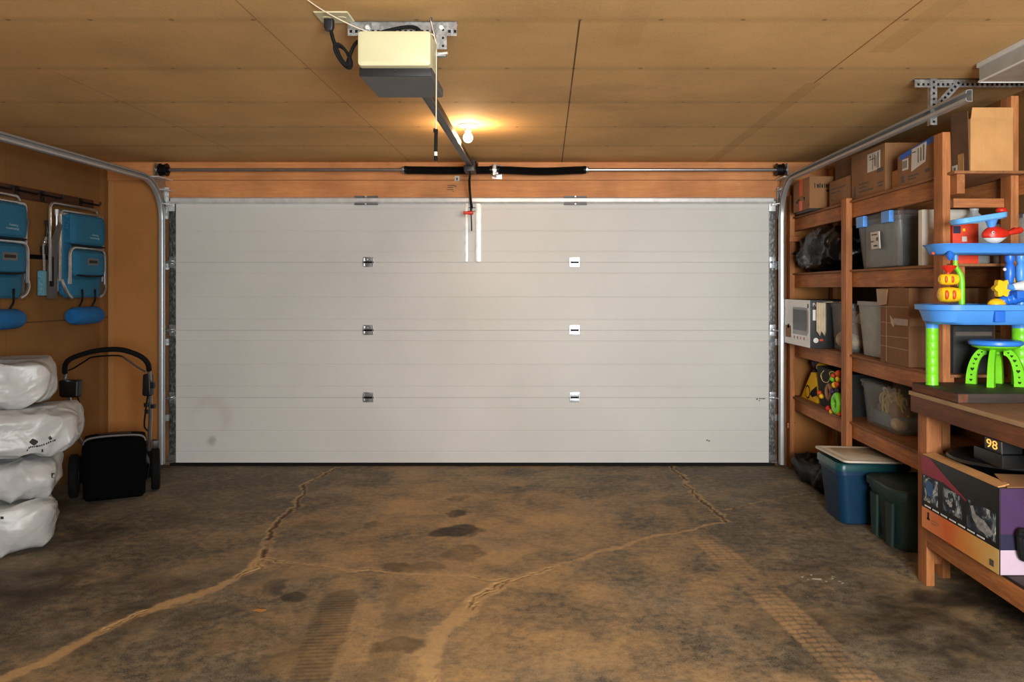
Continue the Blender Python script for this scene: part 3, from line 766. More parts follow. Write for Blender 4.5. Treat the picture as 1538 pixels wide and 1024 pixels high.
# cords round the opener
m = MB(); y = 2.955
m.tube(smooth_path([P(494, 27, y), P(496, 40, y), P(500, 58, y), P(506, 74, y), P(512, 88, y), P(520, 97, y), P(524, 88, y), P(530, 72, y), P(538, 62, y), P(560, 52, y), P(600, 42, 2.962), P(622, 41, 2.962), P(632, 48, 2.96), P(640, 54, 2.962)], 6), .007, 8)
for k in range(3):
    c = P(514+k*1.5, 82+k*2, y-.01+.006*k); pts = []
    for i in range(18):
        a = 2*PI*i/18; pts.append(c+Vector((.018*math.cos(a)-.022*math.sin(a), .004*math.sin(a*2), .040*math.sin(a)+.006*math.cos(a))))
    m.tube(pts, .0055, 8, True)
pc = m.build('power_cord', 'black_rubber'); tag(pc, 'black coiled power cord hanging between the ceiling outlet and the opener', 'power cord')
m = MB(); c = P(494.5, 24, y); m.loft([(2.352, .012, .010, .004), (2.365, .017, .013, .005), (2.3935, .017, .014, .005)], c=(c.x, y)); m.build('plug', 'black_plastic', pc)
m = MB(); m.mi = 0; p = [(-.845, 2.86), (-.715, 2.86), (-.715, 2.98), (-.845, 2.98)]
m.loft([(2.3965, .060, .0575, .006), (2.4008, .064, .060, .006)], c=(-.780, 2.945)); m.mi = 1
for k in (-.028, .028): m.loft([(2.3945, .016, .014, .012), (2.397, .017, .015, .012)], c=(-.780+k, 2.945))
tag(m.build('ceiling_outlet', ['ivory', 'cream_plastic']), 'cream double outlet plate on the ceiling beside the garage door opener', 'outlet')
m = MB(); m.tube(smooth_path([P(440, -22, 2.70), P(462, 0, 2.78), P(500, 24, 2.88), P(548, 46, 2.966), P(580, 50, 2.967), P(620, 49, 2.967), P(648, 51, 2.967), P(654, 62, 2.968)], 6), .0022, 6)
tag(m.build('bell_wire', 'white_cord'), 'thin pale wire running across the ceiling to the opener', 'wire')
y = 2.865
m = MB(); m.tube([P(652, -20, 2.80), P(648, 17, 2.93)], .0016, 6); m.tube([P(648, 17, 2.93), P(647, 31, 2.975), P(655.5, 66, 2.97), P(655.5, 75, y), P(655, 196, y)], .0020, 6)
pcd = m.build('pull_cord', 'white_cord'); tag(pcd, 'thin string with a dark grip hanging beside the garage door opener', 'pull cord')
m = MB(); m.cyl(P(655, 194, y), P(654.5, 228, y), .0065, n=10); m.cyl(P(654.5, 234, y), P(654.5, 241, y), .006, .007, 10); m.box(P(651, 0, y).x, P(653, 0, y).x, y-.004, y+.004, P(0, 199, y).z, P(0, 193, y).z); m.mi = 1; m.cyl(P(654.5, 228, y), P(654.5, 234, y), .006, n=10); m.build('cord_grip', ['black_rubber', 'white_plastic'], pcd)
m = MB(); m.cyl(P(648, 16, 2.93), P(648, 30, 2.975), .0045); m.build('cord_eye', 'grey_metal', pcd)

# ceiling bulb
bl = Vector((-.477, 4.89, 2.322))
lf = thing('ceiling_lamp', 'bare lit bulb in a white porcelain lampholder on the ceiling', 'ceiling lamp', (bl.x, bl.y, ZC))
m = MB(); m.lathe([(.052, 0), (.054, -.006), (.046, -.016), (.026, -.022), (.022, -.040), (.020, -.044)], (bl.x, bl.y, ZC-.0005)); m.build('lampholder', 'white_plastic', lf)
m = MB(); m.lathe([(.006, .041), (.013, .037), (.016, .028), (.026, .014), (.030, 0), (.026, -.016), (.015, -.027), (.002, -.031)], bl); m.build('bulb', 'bulb', lf)
# white sheet-metal box under the ceiling at upper right
m = MB(); x0, y1 = 1.93, 3.56; zb = ZC-.086
m.box(x0, XR-.002, 2.25, y1, zb+.002, ZC-.0005, .003); wb = None
wb = m.build('ceiling_box', plain('white_sheet_metal', (176, 174, 168), .5)); tag(wb, 'white sheet metal box fixed under the ceiling above the light cardboard box', 'ceiling box')
m = MB(); m.box(x0-.012, x0+.001, 2.25, y1, ZC-.022, ZC-.001, .002); m.box(x0-.004, x0+.004, 2.25, y1+.002, zb, zb+.006); m.box(x0, XR-.002, y1-.003, y1+.004, zb-.001, zb+.007); m.build('rim', 'white_plastic', wb)

# ---------------------------------------------------------------- lumber shelving
XF = 1.915
SH = thing('storage_shelf', 'built-in lumber shelving unit of four shelves along the right wall', 'shelving', (2.15, 5.0, 0))
posts = [(6.27, 2.13), (5.095, 1.975), (3.858, 2.155)]
m_ = []
for y0, h in posts:
    m = MB(); m.box(XF, XF+.038, y0, y0+.089, 0, h, .003); m.build('post', 'wood_z', SH)
for y0 in (6.25, 5.095, 3.858):
    m = MB(); m.box(2.245, 2.283, y0, y0+.089, 0, 2.33, .003); m.build('rear_post', 'wood_z', SH)
LV = {'A': (1.851, 1.944), 'B': (1.408, 1.504), 'C': (.872, .965), 'D': (.445, .538)}
for k, (z0, z1) in LV.items():
    ye = 3.80 if k in 'AB' else 3.90
    for (a, b) in ((5.15, 6.335), (ye, 5.145)):
        m = MB(); m.box(XF+.040, XF+.078, a, b, z0, z1, .003); m.build('rail', 'wood_y', SH)
    m = MB(); m.box(2.285, 2.323, ye, 6.3, z0, z1, .003); m.build('rear_rail', 'wood_y', SH)
    m = MB(); m.box(XF+.022, 2.40, ye-.012, 6.34, z1+.001, z1+.014, .001)
    m.build('shelf_board', 'shelf_ply', SH)
ZA, ZB, ZCs, ZD = [LV[k][1]+.0145 for k in 'ABCD']
m = MB(); m.box(XF+.08, 2.243, 3.91, 3.948, 1.796, 1.840, .002); m.build('cross_brace', 'wood_x', SH)
m = MB(); m.box(1.90, 2.25, 6.225, 6.262, 1.765, 1.80, .002); m.build('cross_brace', 'wood_x', SH)
m = MB(); m.box(XF-.012, XF+.06, 6.30, 6.338, .30, .338); m.build('cleat', 'wood_x', SH)

# ---------------------------------------------------------------- cardboard boxes
def carton(name, label, x0, x1, y0, y1, z0, z1, mat='card', rz=0, group=None, bev=.004):
    m = MB(); m.box(x0, x1, y0, y1, z0, z1, bev, rz)
    o = m.build(name, mat); return tag(o, label, 'box', group)
def patch(par, name, mat, x, ya, yb, za, zb, slant=0):
    """flat label on the face of a box that looks toward the door side (-x)"""
    m = MB(); m.hexa([Vector(q) for q in ((x-.0012, ya, za), (x-.0002, ya, za), (x-.0002, yb, za+slant), (x-.0012, yb, za+slant), (x-.0012, ya, zb), (x-.0002, ya, zb), (x-.0002, yb, zb+slant), (x-.0012, yb, zb+slant))])
    return m.build(name, mat, par, False)
def patchy(par, name, mat, y, xa, xb, za, zb):
    m = MB(); m.box(xa, xb, y-.0012, y-.0002, za, zb); return m.build(name, mat, par, False)
def bars_x(par, x, lst, mat='ink', name='printed_lettering'):
    m = MB()
    for (ya, yb, za, zb) in lst: m.box(x-.0014, x-.0002, min(ya, yb), max(ya, yb), za, zb)
    return m.build(name, mat, par, False)
def PX(u, v, X):      # point of a plane x = X seen at (u, v)
    Y = X*F/(u-U0); return Y, EYE-(v-V0)*Y/F

# far box with orange tape
bx = carton('cardboard_box', 'small carton with orange tape, farthest on the top shelf near the door', 1.88, 2.25, 5.70, 6.07, 1.972, 2.20)
patch(bx, 'orange_tape', 'orange_tape', 1.88, 5.86, 5.925, 1.972, 2.045); patch(bx, 'orange_tape', 'orange_tape', 1.88, 5.86, 5.925, 2.08, 2.20)
bars_x(bx, 1.88, [(5.80, 5.84, 2.055, 2.065), (5.92, 5.97, 2.05, 2.06), (5.95, 6.0, 2.035, 2.05), (5.80, 5.82, 2.04, 2.058), (5.705, 5.72, 2.0, 2.006), (5.705, 5.72, 1.99, 1.995)])
m = MB()
for k, (a, w) in enumerate(((0, .006), (.018, .014), (.036, .008), (.05, .012), (.07, .006), (.082, .012), (.1, .01))): m.box(1.915+a, 1.915+a+w, 5.6988, 5.6998, 2.118, 2.150-.006*(k % 2))
m.box(2.0, 2.02, 5.6988, 5.6998, 2.09, 2.105); m.build('handwritten_mark', 'ink', bx, False)
m = MB(); m.box(1.895, 2.2, 5.72, 6.05, ZA+.0005, 1.9715); tag(m.build('gap_shade_slab', 'black_plastic'), 'flat black slab painted as shade under the orange taped carton', 'shade slab')  # black slab stands in for the shadowed gap below the carton
bx = carton('cardboard_box', 'low carton with two printed lines between orange taped box and taller labelled box', 1.972, 2.24, 5.17, 5.56, ZA+.0005, 2.135, 'card')
bars_x(bx, 1.972, [(5.25, 5.52, 2.075, 2.083), (5.36, 5.52, 2.05, 2.058), (5.48, 5.52, 2.0, 2.012)], 'grey_ink')
bx = carton('cardboard_box', 'dark carton lying on top of the low two-line carton', 2.02, 2.24, 5.18, 5.58, 2.1355, 2.30, 'card_dark')
bx = carton('cardboard_box', 'tall carton with a white shipping label on its upper corner', 1.965, 2.24, 4.63, 5.14, ZA+.0005, 2.245, 'card')
ya, _ = PX(1303, 240, 1.965); yb, _ = PX(1322, 240, 1.965)
lb = patch(bx, 'shipping_label', 'white_paper', 1.965, yb, ya, 2.105, 2.215, .0)
bars_x(lb, 1.9636, [(yb+.02, yb+.03, 2.115, 2.205), (yb+.05, yb+.056, 2.12, 2.19), (yb+.07, yb+.078, 2.13, 2.2), (yb+.10, yb+.105, 2.115, 2.205), (yb+.13, yb+.15, 2.19, 2.2), (yb+.08, yb+.15, 2.175, 2.18)], 'grey_ink')
bars_x(bx, 1.965, [(4.86, 5.02, 2.045, 2.053), (4.90, 5.02, 2.022, 2.030), (4.80, 5.02, 1.998, 2.007), (5.06, 5.10, 1.98, 2.045), (4.65, 4.73, 2.02, 2.028), (4.66, 4.72, 2.0, 2.01), (4.65, 4.74, 2.085, 2.11)], 'grey_ink')
bx = carton('cardboard_box', 'small low carton with black tape tucked beside the blue taped box', 2.0, 2.30, 4.44, 4.62, ZA+.0005, 2.075, 'card_light')
patchy(bx, 'black_tape', 'ink', 4.44, 2.0, 2.03, 2.045, 2.052); patchy(bx, 'black_tape', 'ink', 4.44, 2.0, 2.03, 2.03, 2.037)
# box with sloping top and blue tape
m = MB(); x0, x1, y0, y1 = 1.945, 2.34, 4.012, 4.42
m.hexa([Vector(q) for q in ((x0, y0, ZA+.0005), (x1, y0, ZA+.0005), (x1, y1, ZA+.0005), (x0, y1, ZA+.0005), (x0, y0, 2.165), (x1, y0, 2.165), (x1, y1, 2.125), (x0, y1, 2.125))], .004)
bx = tag(m.build('cardboard_box', 'card'), 'carton with blue tape and a white label at its top edge', 'box')
m = MB(); m.hexa([Vector(q) for q in ((x0-.0015, 4.01, 2.135), (x0+.04, 4.01, 2.168), (x0+.04, 4.39, 2.131), (x0-.0015, 4.39, 2.10), (x0-.0015, 4.01, 2.166), (x0+.02, 4.01, 2.170), (x0+.02, 4.39, 2.132), (x0-.0015, 4.39, 2.128))]); m.build('blue_tape', 'blue_tape', bx, False)
m = MB(); m.hexa([Vector(q) for q in ((x0-.003, 4.09, 2.05), (x0-.002, 4.09, 2.05), (x0-.002, 4.25, 2.02), (x0-.003, 4.25, 2.02), (x0-.004, 4.08, 2.15), (x0-.002, 4.08, 2.15), (x0-.002, 4.24, 2.136), (x0-.004, 4.24, 2.136))]); lb = m.build('shipping_label', 'white_paper', bx, False)
bars_x(lb, x0-.0042, [(4.10, 4.108, 2.06, 2.14), (4.13, 4.138, 2.06, 2.13), (4.16, 4.166, 2.055, 2.13), (4.19, 4.23, 2.115, 2.12)], 'grey_ink')
lb = patch(bx, 'barcode_label', 'white_paper', x0, 4.29, 4.36, 2.04, 2.10); bars_x(lb, x0-.0014, [(4.30+.012*k, 4.304+.012*k, 2.05, 2.09) for k in range(5)], 'grey_ink')
for q_ in ((4.17, 4.29, 1.995, 2.003), (4.20, 4.29, 1.98, 1.986), (4.05, 4.10, 1.995, 2.012), (4.33, 4.37, 1.975, 2.01)): bars_x(bx, x0, [q_], 'grey_ink')
# tall light box with raised flap at the shelf end
bx = carton('cardboard_box', 'tall light cardboard box with a raised flap, nearest on the top shelf', 2.035, 2.24, 3.83, 4.0, ZA+.0005, 2.215, 'card_light')
m = MB(); m.hexa([Vector(q) for q in ((2.037, 3.829, 2.214), (2.238, 3.829, 2.214), (2.238, 3.833, 2.214), (2.037, 3.833, 2.214), (2.040, 3.822, 2.265), (2.236, 3.822, 2.265), (2.236, 3.826, 2.265), (2.040, 3.826, 2.265))]); m.build('flap', 'card_light', bx, False)
m = MB(); m.hexa([Vector(q) for q in ((2.034, 3.84, ZA+.001), (2.037, 3.84, ZA+.001), (2.037, 4.0, ZA+.001), (2.034, 4.0, ZA+.001), (2.026, 3.84, 2.25), (2.029, 3.84, 2.25), (2.029, 4.0, 2.275), (2.026, 4.0, 2.275))]); m.build('side_flap', 'card_dark', bx, False)
patch(bx, 'tape_strip', 'card_light', 2.0325, 3.885, 3.94, ZA+.002, 2.135); lb = patch(bx, 'barcode_label', 'white_paper', 2.032, 3.945, 3.995, ZA+.015, 2.01)
bars_x(lb, 2.0306, [(3.96, 3.975, ZA+.022, ZA+.04)], 'grey_ink')

# ---------------------------------------------------------------- plastic totes
def tote(name, label, x0, x1, y0, y1, z0, z1, body, lid, taper=.03, r=.03, lidh=.03, over=.008, cat='tote', ribs=False):
    cx_, cy_ = (x0+x1)/2, (y0+y1)/2; hx, hy = (x1-x0)/2, (y1-y0)/2
    t = thing(name, label, cat, (cx_, cy_, z0))
    zt2 = z1-lidh; th = .004
    m = MB(); m.loft([(z0, hx-taper-.006, hy-taper-.006, r), (z0+.006, hx-taper, hy-taper, r), (zt2-.025, hx-.006, hy-.006, r), (zt2-.025, hx+.001, hy+.001, r), (zt2, hx+.001, hy+.001, r),
                      (zt2, hx-.008, hy-.008, r), (z0+.008, hx-taper-.006, hy-taper-.006, r)], c=(cx_, cy_))
    m.build('body', body, t)
    if lid:
        m = MB(); m.loft([(zt2+.0005, hx+over, hy+over, r), (zt2+lidh*.7, hx+over, hy+over, r), (z1-.004, hx+over-.006, hy+over-.006, r), (z1-.004, hx-.035, hy-.035, r), (z1, hx-.042, hy-.042, r)], c=(cx_, cy_)); m.build('lid', lid, t)
    return t
tk = tote('plastic_tote', 'clear grey tote with blue latches on the second shelf', 1.955, 2.30, 4.47, 5.05, ZB+.0005, 1.845, 'clear_grey', 'clear_grey', .03, .035, .03)
for yy in (4.56, 4.93):
    m = MB(); m.box(1.934, 1.962, yy-.055, yy+.055, 1.775, 1.842, .006); m.build('latch', 'blue_plastic', tk)
m = MB(); lz = 1.70; m.hexa([Vector(q) for q in ((1.955, 4.68, 1.635), (1.961, 4.68, 1.635), (1.961, 4.80, 1.635), (1.955, 4.80, 1.635), (1.949, 4.68, 1.735), (1.955, 4.68, 1.735), (1.955, 4.80, 1.735), (1.949, 4.80, 1.735))]); lb = m.build('paper_label', 'white_paper', tk, False)
bars_x(lb, 1.9495, [(4.70, 4.75, 1.648, 1.656)], 'ink'); bars_x(lb, 1.9485, [(4.70, 4.78, 1.715, 1.722), (4.69, 4.71, 1.68, 1.70), (4.75, 4.79, 1.675, 1.682)], 'grey_ink')
m = MB(); m.box(2.03, 2.25, 4.56, 4.98, ZB+.012, 1.77, .03); m.build('contents', 'dark_cloth', tk)  # dark block painted as the shaded interior of the tote
m = MB(); m.box(1.996, 2.026, 4.53, 4.99, ZB+.012, 1.79, .012); m.build('contents', 'tote_haze', tk)  # slab greys the tote side as if hazy with reflected light
bx = carton('white_box', 'upright flat white box between the clear tote and the near shelf post', 1.945, 2.22, 4.13, 4.175, ZB+.0005, 1.808, plain('white_card', (222, 214, 200), .7, var=.03))
tk = tote('plastic_tote', 'grey frosted tote without lid behind the worn taped carton', 1.965, 2.33, 4.63, 5.06, ZCs+.0005, 1.32, 'frosted', None, .03, .025, .0)
m = MB(); m.ball((2.10, 4.82, 1.29), .10, 20, (1.1, 1.4, .5)); m.build('contents', 'rope_blue', tk)
# worn taped carton
m = MB(); m.box(1.925, 2.385, 4.24, 4.60, ZCs+.0005, 1.402, .006); bx = tag(m.build('cardboard_box', 'card_old'), 'large worn carton wrapped in packing tape under the second shelf', 'box')
for z, s_ in ((1.07, .004), (1.135, -.006), (1.205, .003), (1.30, -.004)): patch(bx, 'tape_edge_glare', 'tape_glare', 1.925, 4.245, 4.595, z-.001, z+.0015, s_)  # thin glare lines painted along the tape
m = MB(); m.prism([(1.9235, 4.40, 1.215), (1.9235, 4.47, 1.25), (1.9235, 4.455, 1.205), (1.9235, 4.425, 1.185)], (.001, 0, 0)); m.build('tape_glare', 'tape_glare', bx, False)
patch(bx, 'tape_edge_glare', 'tape_glare', 1.925, 4.515, 4.519, .99, 1.30)
patch(bx, 'packing_tape', 'packing_tape', 1.9245, 4.245, 4.42, 1.20, 1.235); patchy(bx, 'packing_tape', 'packing_tape', 4.24, 1.93, 2.38, 1.20, 1.24)
m = MB(); m.hexa([Vector(q) for q in ((1.912, 4.50, 1.31), (1.92, 4.50, 1.31), (1.92, 4.59, 1.30), (1.905, 4.59, 1.30), (1.915, 4.49, 1.395), (1.924, 4.49, 1.395), (1.924, 4.60, 1.398), (1.900, 4.60, 1.398))], .004); m.build('torn_flap', 'packing_tape', bx)
bx = carton('cardboard_box', 'dark printed carton on the shelf behind the green stool', 2.02, 2.22, 3.96, 4.20, ZCs+.0005, 1.215, 'dark_print')
patchy(bx, 'print_band', 'grey_ink', 3.96, 2.03, 2.21, 1.165, 1.185)
# oven carton
m = MB(); x0, x1, y0, y1, z0, z1 = 1.852, 2.25, 5.60, 6.20, ZCs+.0005, 1.318
m.box(x0, x1, y0, y1, z0, z1, .003); ov = tag(m.build('oven_carton', 'black_plastic'), 'black and white oven carton overhanging the third shelf next to the door', 'box')
M['oven_white'] = plain('white_glossy_print', (240, 240, 238), .3, var=.04)
patch(ov, 'front_print', 'oven_white', x0, y0+.002, y1-.002, z0+.002, z1-.002)
def oct_(x, ya, yb, za, zb, c, mat):
    m = MB(); m.prism([(x, ya, za+c), (x, ya+c, za), (x, yb, za), (x, yb, zb-c*.4), (x, yb-c*.4, zb), (x, ya+c, zb), (x, ya, zb-c)], (.001, 0, 0)); m.build('oven_picture', mat, ov, False)
oct_(x0-.0014, 5.635, 5.995, 1.062, 1.262, .03, plain('silver_print', (150, 152, 152), .4)); oct_(x0-.0026, 5.665, 5.975, 1.095, 1.245, .02, 'grey_plastic')
for k, mm in enumerate(('grey_ink', 'red_plastic', 'grey_ink', 'grey_ink')): patch(ov, 'print_icon', mm, x0-.0013, 5.72+k*.075, 5.735+k*.075, 1.03, 1.05)
patch(ov, 'print_picture', 'tan_cloth', x0-.0013, 6.03, 6.17, 1.03, 1.12); patch(ov, 'print_picture', 'green_tote', x0-.0013, 6.07, 6.12, 1.10, 1.13); patch(ov, 'print_icon', 'grey_ink', x0-.0013, 5.63, 5.655, 1.26, 1.29)
text('Po', .034, 'white_ink', (x0+.034, y0-.001, 1.285), (1, 0, 0), (0, 0, 1), ov)
patchy(ov, 'print_panel', 'oven_white', y0, x0+.018, x0+.055, 1.175, 1.25)
m = MB(); m.lathe([(.018, 0), (.018, .001)], (x0+.04, y0-.0015, 1.035), (0, 1, 0)); m.build('print_badge', 'white_ink', ov)
patchy(ov, 'print_mark', 'orange_red', y0-.001, x0+.065, x0+.09, 1.03, 1.045)
# clear tub with cream cloths
tk = tote('plastic_tub', 'clear tub full of cream cloths beside the black oven carton', 1.975, 2.30, 5.19, 5.57, ZCs+.0005, 1.298, 'clear', None, .02, .03, .0)
for k in range(9):
    m = MB(); c = (2.02+.03*(k % 3)+.02, 5.27+.1*(k//3), 1.05+.07*(k % 3)); m.ball(c, .075, 16, (.7, .9, .75)); m.build('folded_cloth', ('cream_cloth', 'tan_cloth', 'cream_cloth', 'grey_cloth')[k % 4], tk)
m = MB()
rings = []
for k in range(12):
    t_ = k/11; rings.append([Vector((1.888+.066*j/8, 5.578-.004*(j % 2), 1.302-.20*t_-(.012*((j*5) % 4) if k == 11 else 0))) for j in range(9)])
rings = [[Vector((p.x+.10, p.y-.04, 1.306)) for p in rings[0]]]+rings
m.rings(rings, ring_closed=False); o = m.build('fringed_cloth', 'cream_cloth'); tag(o, 'cream fringed cloth hanging over the edge of the clear tub', 'cloth')
sm = o.modifiers.new('s', 'SOLIDIFY'); sm.thickness = .005
# black bag on second shelf
def bag(name, label, c, size, mat, seed, pw=.5, amp=.05, fr=3.0, nu=110, nv=56, flat=0, yaw=0, tail=None, zp=None):
    rnd = random.Random(seed); off = Vector((rnd.random()*50, rnd.random()*50, rnd.random()*50))
    rings = []; R = Matrix.Rotation(yaw, 3, 'Z'); c = Vector(c)
    zp = zp or pw*1.25
    def spw(x, p): return math.copysign(abs(x)**p, x)
    hz = size[2]/2
    for i in range(nv+1):
        t = -PI/2+PI*(i+.001)/(nv+.002); ring = []
        for j in range(nu):
            a = 2*PI*j/nu
            p = Vector((spw(math.cos(t), pw)*spw(math.cos(a), pw)*size[0]/2, spw(math.cos(t), pw)*spw(math.sin(a), pw)*size[1]/2, spw(math.sin(t), zp)*hz*.94))
            n = Vector((p.x/size[0]**2, p.y/size[1]**2, p.z/size[2]**2)).normalized()
            q = p+off
            big = noise.noise(q*fr*.6)
            w = Vector((noise.noise(q*2.2), noise.noise(q*2.2+Vector((9, 0, 0))), noise.noise(q*2.2+Vector((0, 9, 0)))))*.5
            rid = 1-abs(noise.noise((q+w*.5)*fr)); rid2 = 1-abs(noise.noise((q+w*.4)*fr*2.3+Vector((3, 3, 3))))
            d = amp*(.7*big+(.9*(rid**3-.5)+.4*(rid2**4-.4) if mat != 'white_film' else 1.0*(rid**4-.35)+.35*(rid2**6-.25)))
            p = p+n*d
            if tail:
                for (tp, tr, tl) in tail:
                    tpv = Vector(tp); ang = n.angle(tpv.normalized()) if n.length else 9
                    if ang < tr: p = p+tpv.normalized()*tl*(1-ang/tr)**2.2
            p.z = max(-hz, min(hz, p.z))
            if flat and p.z > hz-flat: p.z = hz-flat+(p.z-hz+flat)*.3
            ring.append(c+R @ p)
        rings.append(ring)
    m = MB(); m.rings(rings); o = m.build(name, mat, None, True); o['label'] = label; o['category'] = 'bag'
    me = o.data
    me.set_sharp_from_angle(angle=PI)
    return o
bag('garbage_bag', 'shiny black garbage bag stuffed on the second shelf by the door', (2.10, 5.72, ZB+.155), (.40, .86, .30), 'black_film', 3, .55, .06, 5.0, tail=[((-.8, .75, -.05), .5, .14)])
bag('garbage_bag', 'flat black garbage bag slumped on the floor under the shelving', (2.03, 5.70, .085), (.40, .84, .165), 'black_film_dull', 11, .6, .05, 5.0, tail=[((-.6, 1, -.3), .6, .10)])
m = MB(); m.loft([(ZB+.0005, .12, .4, .02), (ZB+.012, .12, .4, .02)], c=(2.12, 5.72)) ; m.bm.free()

# bottom-left bay of shelf D
def ballthing(u, v, X, r, mat, label, grp):
    Y, z = PX(u, v, X); m = MB(); m.ball((X, Y, z), r, 14); o = m.build('toy_bead', mat); tag(o, label, 'toy bead', grp)
m = MB(); D0 = ZD+.0005
# yellow soft tool case: sloping wedge with black strap and badge
pts = [(6.26, D0), (5.90, D0), (5.90, D0+.17), (5.95, D0+.22), (6.02, D0+.215), (6.15, D0+.10)]
m.prism([(2.0, y, z) for y, z in pts], (.20, 0, 0)); yc = tag(m.build('tool_case', 'yellow_plastic'), 'yellow and black soft case on the lowest shelf near the door', 'case')
m = MB(); m.prism([(1.998, 5.90, D0+.055), (1.998, 5.90, D0+.125), (1.998, 6.02, D0+.075), (1.998, 6.05, D0+.045), (1.998, 6.0, D0+.03)], (.0035, 0, 0)); m.build('black_strap', 'black_rubber', yc, False)
m = MB(); m.lathe([(.052, 0), (.052, .002)], (1.9975, 6.10, D0+.058), (1, 0, 0)); m.mi = 1; m.lathe([(.040, -.001), (.040, .0015)], (1.9975, 6.10, D0+.058), (1, 0, 0)); m.build('round_badge', ['black_rubber', 'yellow_plastic'], yc)
m = MB(); m.ball((2.06, 5.96, D0+.26), .042, 16, (1, 1.3, .9)); m.mi = 1; m.ball((2.05, 6.05, D0+.28), .038, 14, (1, 1, 1.1)); m.ball((2.05, 6.06, D0+.212), .03, 12); tag(m.build('toy_figure', ['yellow_plastic', 'navy_print']), 'yellow and navy rounded toy lying above the yellow case', 'toy')
m = MB(); m.loft([(D0, .14, .29, .03), (D0+.28, .16, .31, .03), (D0+.28, .15, .30, .03), (D0+.01, .13, .28, .03)], c=(2.14, 5.555)); fb = tag(m.build('fabric_bin', 'dark_cloth'), 'dark grey fabric bin of toys on the lowest shelf', 'bin')
m = MB(); m.box(2.05, 2.24, 5.28, 5.70, D0+.20, D0+.27, .03); m.build('contents', 'navy_print', fb)
m = MB(); pth = [P2 for P2 in []]
def px3(u, v, X): Y, z = PX(u, v, X); return Vector((X, Y, z))
m.tube(smooth_path([px3(u, v, 1.966) for u, v in ((1237, 557), (1233, 563), (1236, 572), (1243, 574), (1247, 566), (1246, 560), (1250, 558), (1256, 561), (1262, 562))], 6), .0035, 6)
tag(m.build('string', 'rope_yellow'), 'pale yellow string draped on the dark fabric bin', 'string')
def ring(u, v, X, R, r, mat, label):
    c = px3(u, v, X); m = MB(); pts = [c+Vector((0, R*math.cos(a), R*math.sin(a))) for a in (2*PI*k/24 for k in range(24))]; m.tube(pts, r, 10, True); return tag(m.build('toy_ring', mat), label, 'toy')
ring(1258, 606, 1.945, .050, .026, 'green_plastic', 'chunky green toy ring at the front edge of the lowest shelf')
ring(1246, 589, 1.962, .045, .018, 'tan_cloth', 'tan toy ring above the chunky green ring')
G = 'toy beads on the fabric bin'
for (u, v, r, mt, lab) in ((1231, 590, .019, 'orange_red', 'orange red toy bead low on the fabric bin, upper of its pair'), (1234, 595, .018, 'yellow_plastic', 'yellow toy bead low on the fabric bin, lower of its pair'), (1245, 613.5, .022, 'red_plastic', 'red toy bead at the shelf edge beside green ring'),
                      (1249, 618, .018, 'yellow_plastic', 'yellow toy bead at the shelf edge beside green ring'), (1262, 622, .018, 'orange_red', 'orange red toy bead beside the middle shelf post'), (1254, 578, .022, 'yellow_plastic', 'yellow toy bead above the tan ring'),
                      (1258, 577, .020, 'orange_red', 'orange red toy bead above the tan ring'), (1251, 569, .02, 'green_plastic', 'green toy bead beside the yellow string'), (1259, 569, .02, 'yellow_plastic', 'yellow toy bead next to the green one beside the string'),
                      (1260, 561, .024, 'orange_red', 'orange red toy bead topmost in the fabric bin'), (1252, 564, .018, 'orange_red', 'small orange red toy bead among the green and yellow ones'), (1251, 588, .024, 'purple', 'purple toy bead inside the tan ring'), (1258, 586, .02, 'navy_print', 'navy toy bead beside the purple one')):
    ballthing(u, v, 1.945 if v > 600 else 1.955, r, mt, lab, G)
# clear tote with ropes, right bay of shelf D
tk = tote('plastic_tote', 'clear tote of tangled ropes and cloths on the lowest shelf', 2.0, 2.36, 4.55, 5.085, D0, .832, 'clear', 'clear', .025, .03, .022)
m = MB()
rr = random.Random(4)
for k in range(6):
    c = Vector((2.075, 4.80+.06*rr.uniform(-1, 1), D0+.16)); pts = []
    for i in range(40): a = i*.55; pts.append(c+Vector((.02*math.sin(a*1.7+k), (.10+.05*math.sin(a*.31+k))*math.cos(a*.5+k), .07*math.sin(a+k*.8)+.02*math.cos(a*.23))))
    m.tube(smooth_path(pts, 2), .006, 6)
m.build('rope', 'rope_yellow', tk)
m = MB(); m.box(2.04, 2.32, 4.60, 5.05, D0+.012, D0+.10, .03); m.build('folded_cloth', 'rope_blue', tk)
m = MB(); m.ball((2.09, 4.70, D0+.12), .08, 16, (.8, 1.1, .9)); m.build('folded_cloth', 'tan_cloth', tk)
m = MB(); m.ball((2.06, 4.66, D0+.055), .05, 16, (.8, 1.6, .8)); m.build('folded_cloth', 'cream_cloth', tk)
m = MB(); m.ball((2.10, 4.93, D0+.11), .07, 16, (.7, 1.2, .6)); m.build('folded_cloth', 'grey_cloth', tk)

# ---------------------------------------------------------------- floor totes
tk = tote('plastic_tote', 'navy blue tote with teal lid on the floor under the shelving', 1.722, 2.15, 4.70, 5.075, .0005, .372, 'navy_tote', 'teal_lid', .035, .05, .048, .010)
m = MB(); c = Vector((1.915, 4.848, .3915)); TL = Matrix.Translation(c) @ Matrix.Rotation(math.radians(2), 4, 'Y') @ Matrix.Rotation(math.radians(3.5), 4, 'Z')
m.loft([(-.008, .155, .175, .03), (-.010, .195, .215, .03), (-.004, .205, .225, .03), (.006, .205, .225, .03), (.008, .195, .215, .03), (.002, .18, .20, .03), (.0, .16, .18, .03), (.006, .15, .17, .03)], tilt=TL)
tag(m.build('tote_lid', 'cream_lid'), 'cream white plastic lid lying loose on the navy tote', 'lid')
tk = tote('plastic_tote', 'dark green tote with domed lid on the floor next to the workbench', 1.845, 2.28, 4.20, 4.64, .0005, .335, 'green_tote', 'green_tote', .03, .10, .04, .012)
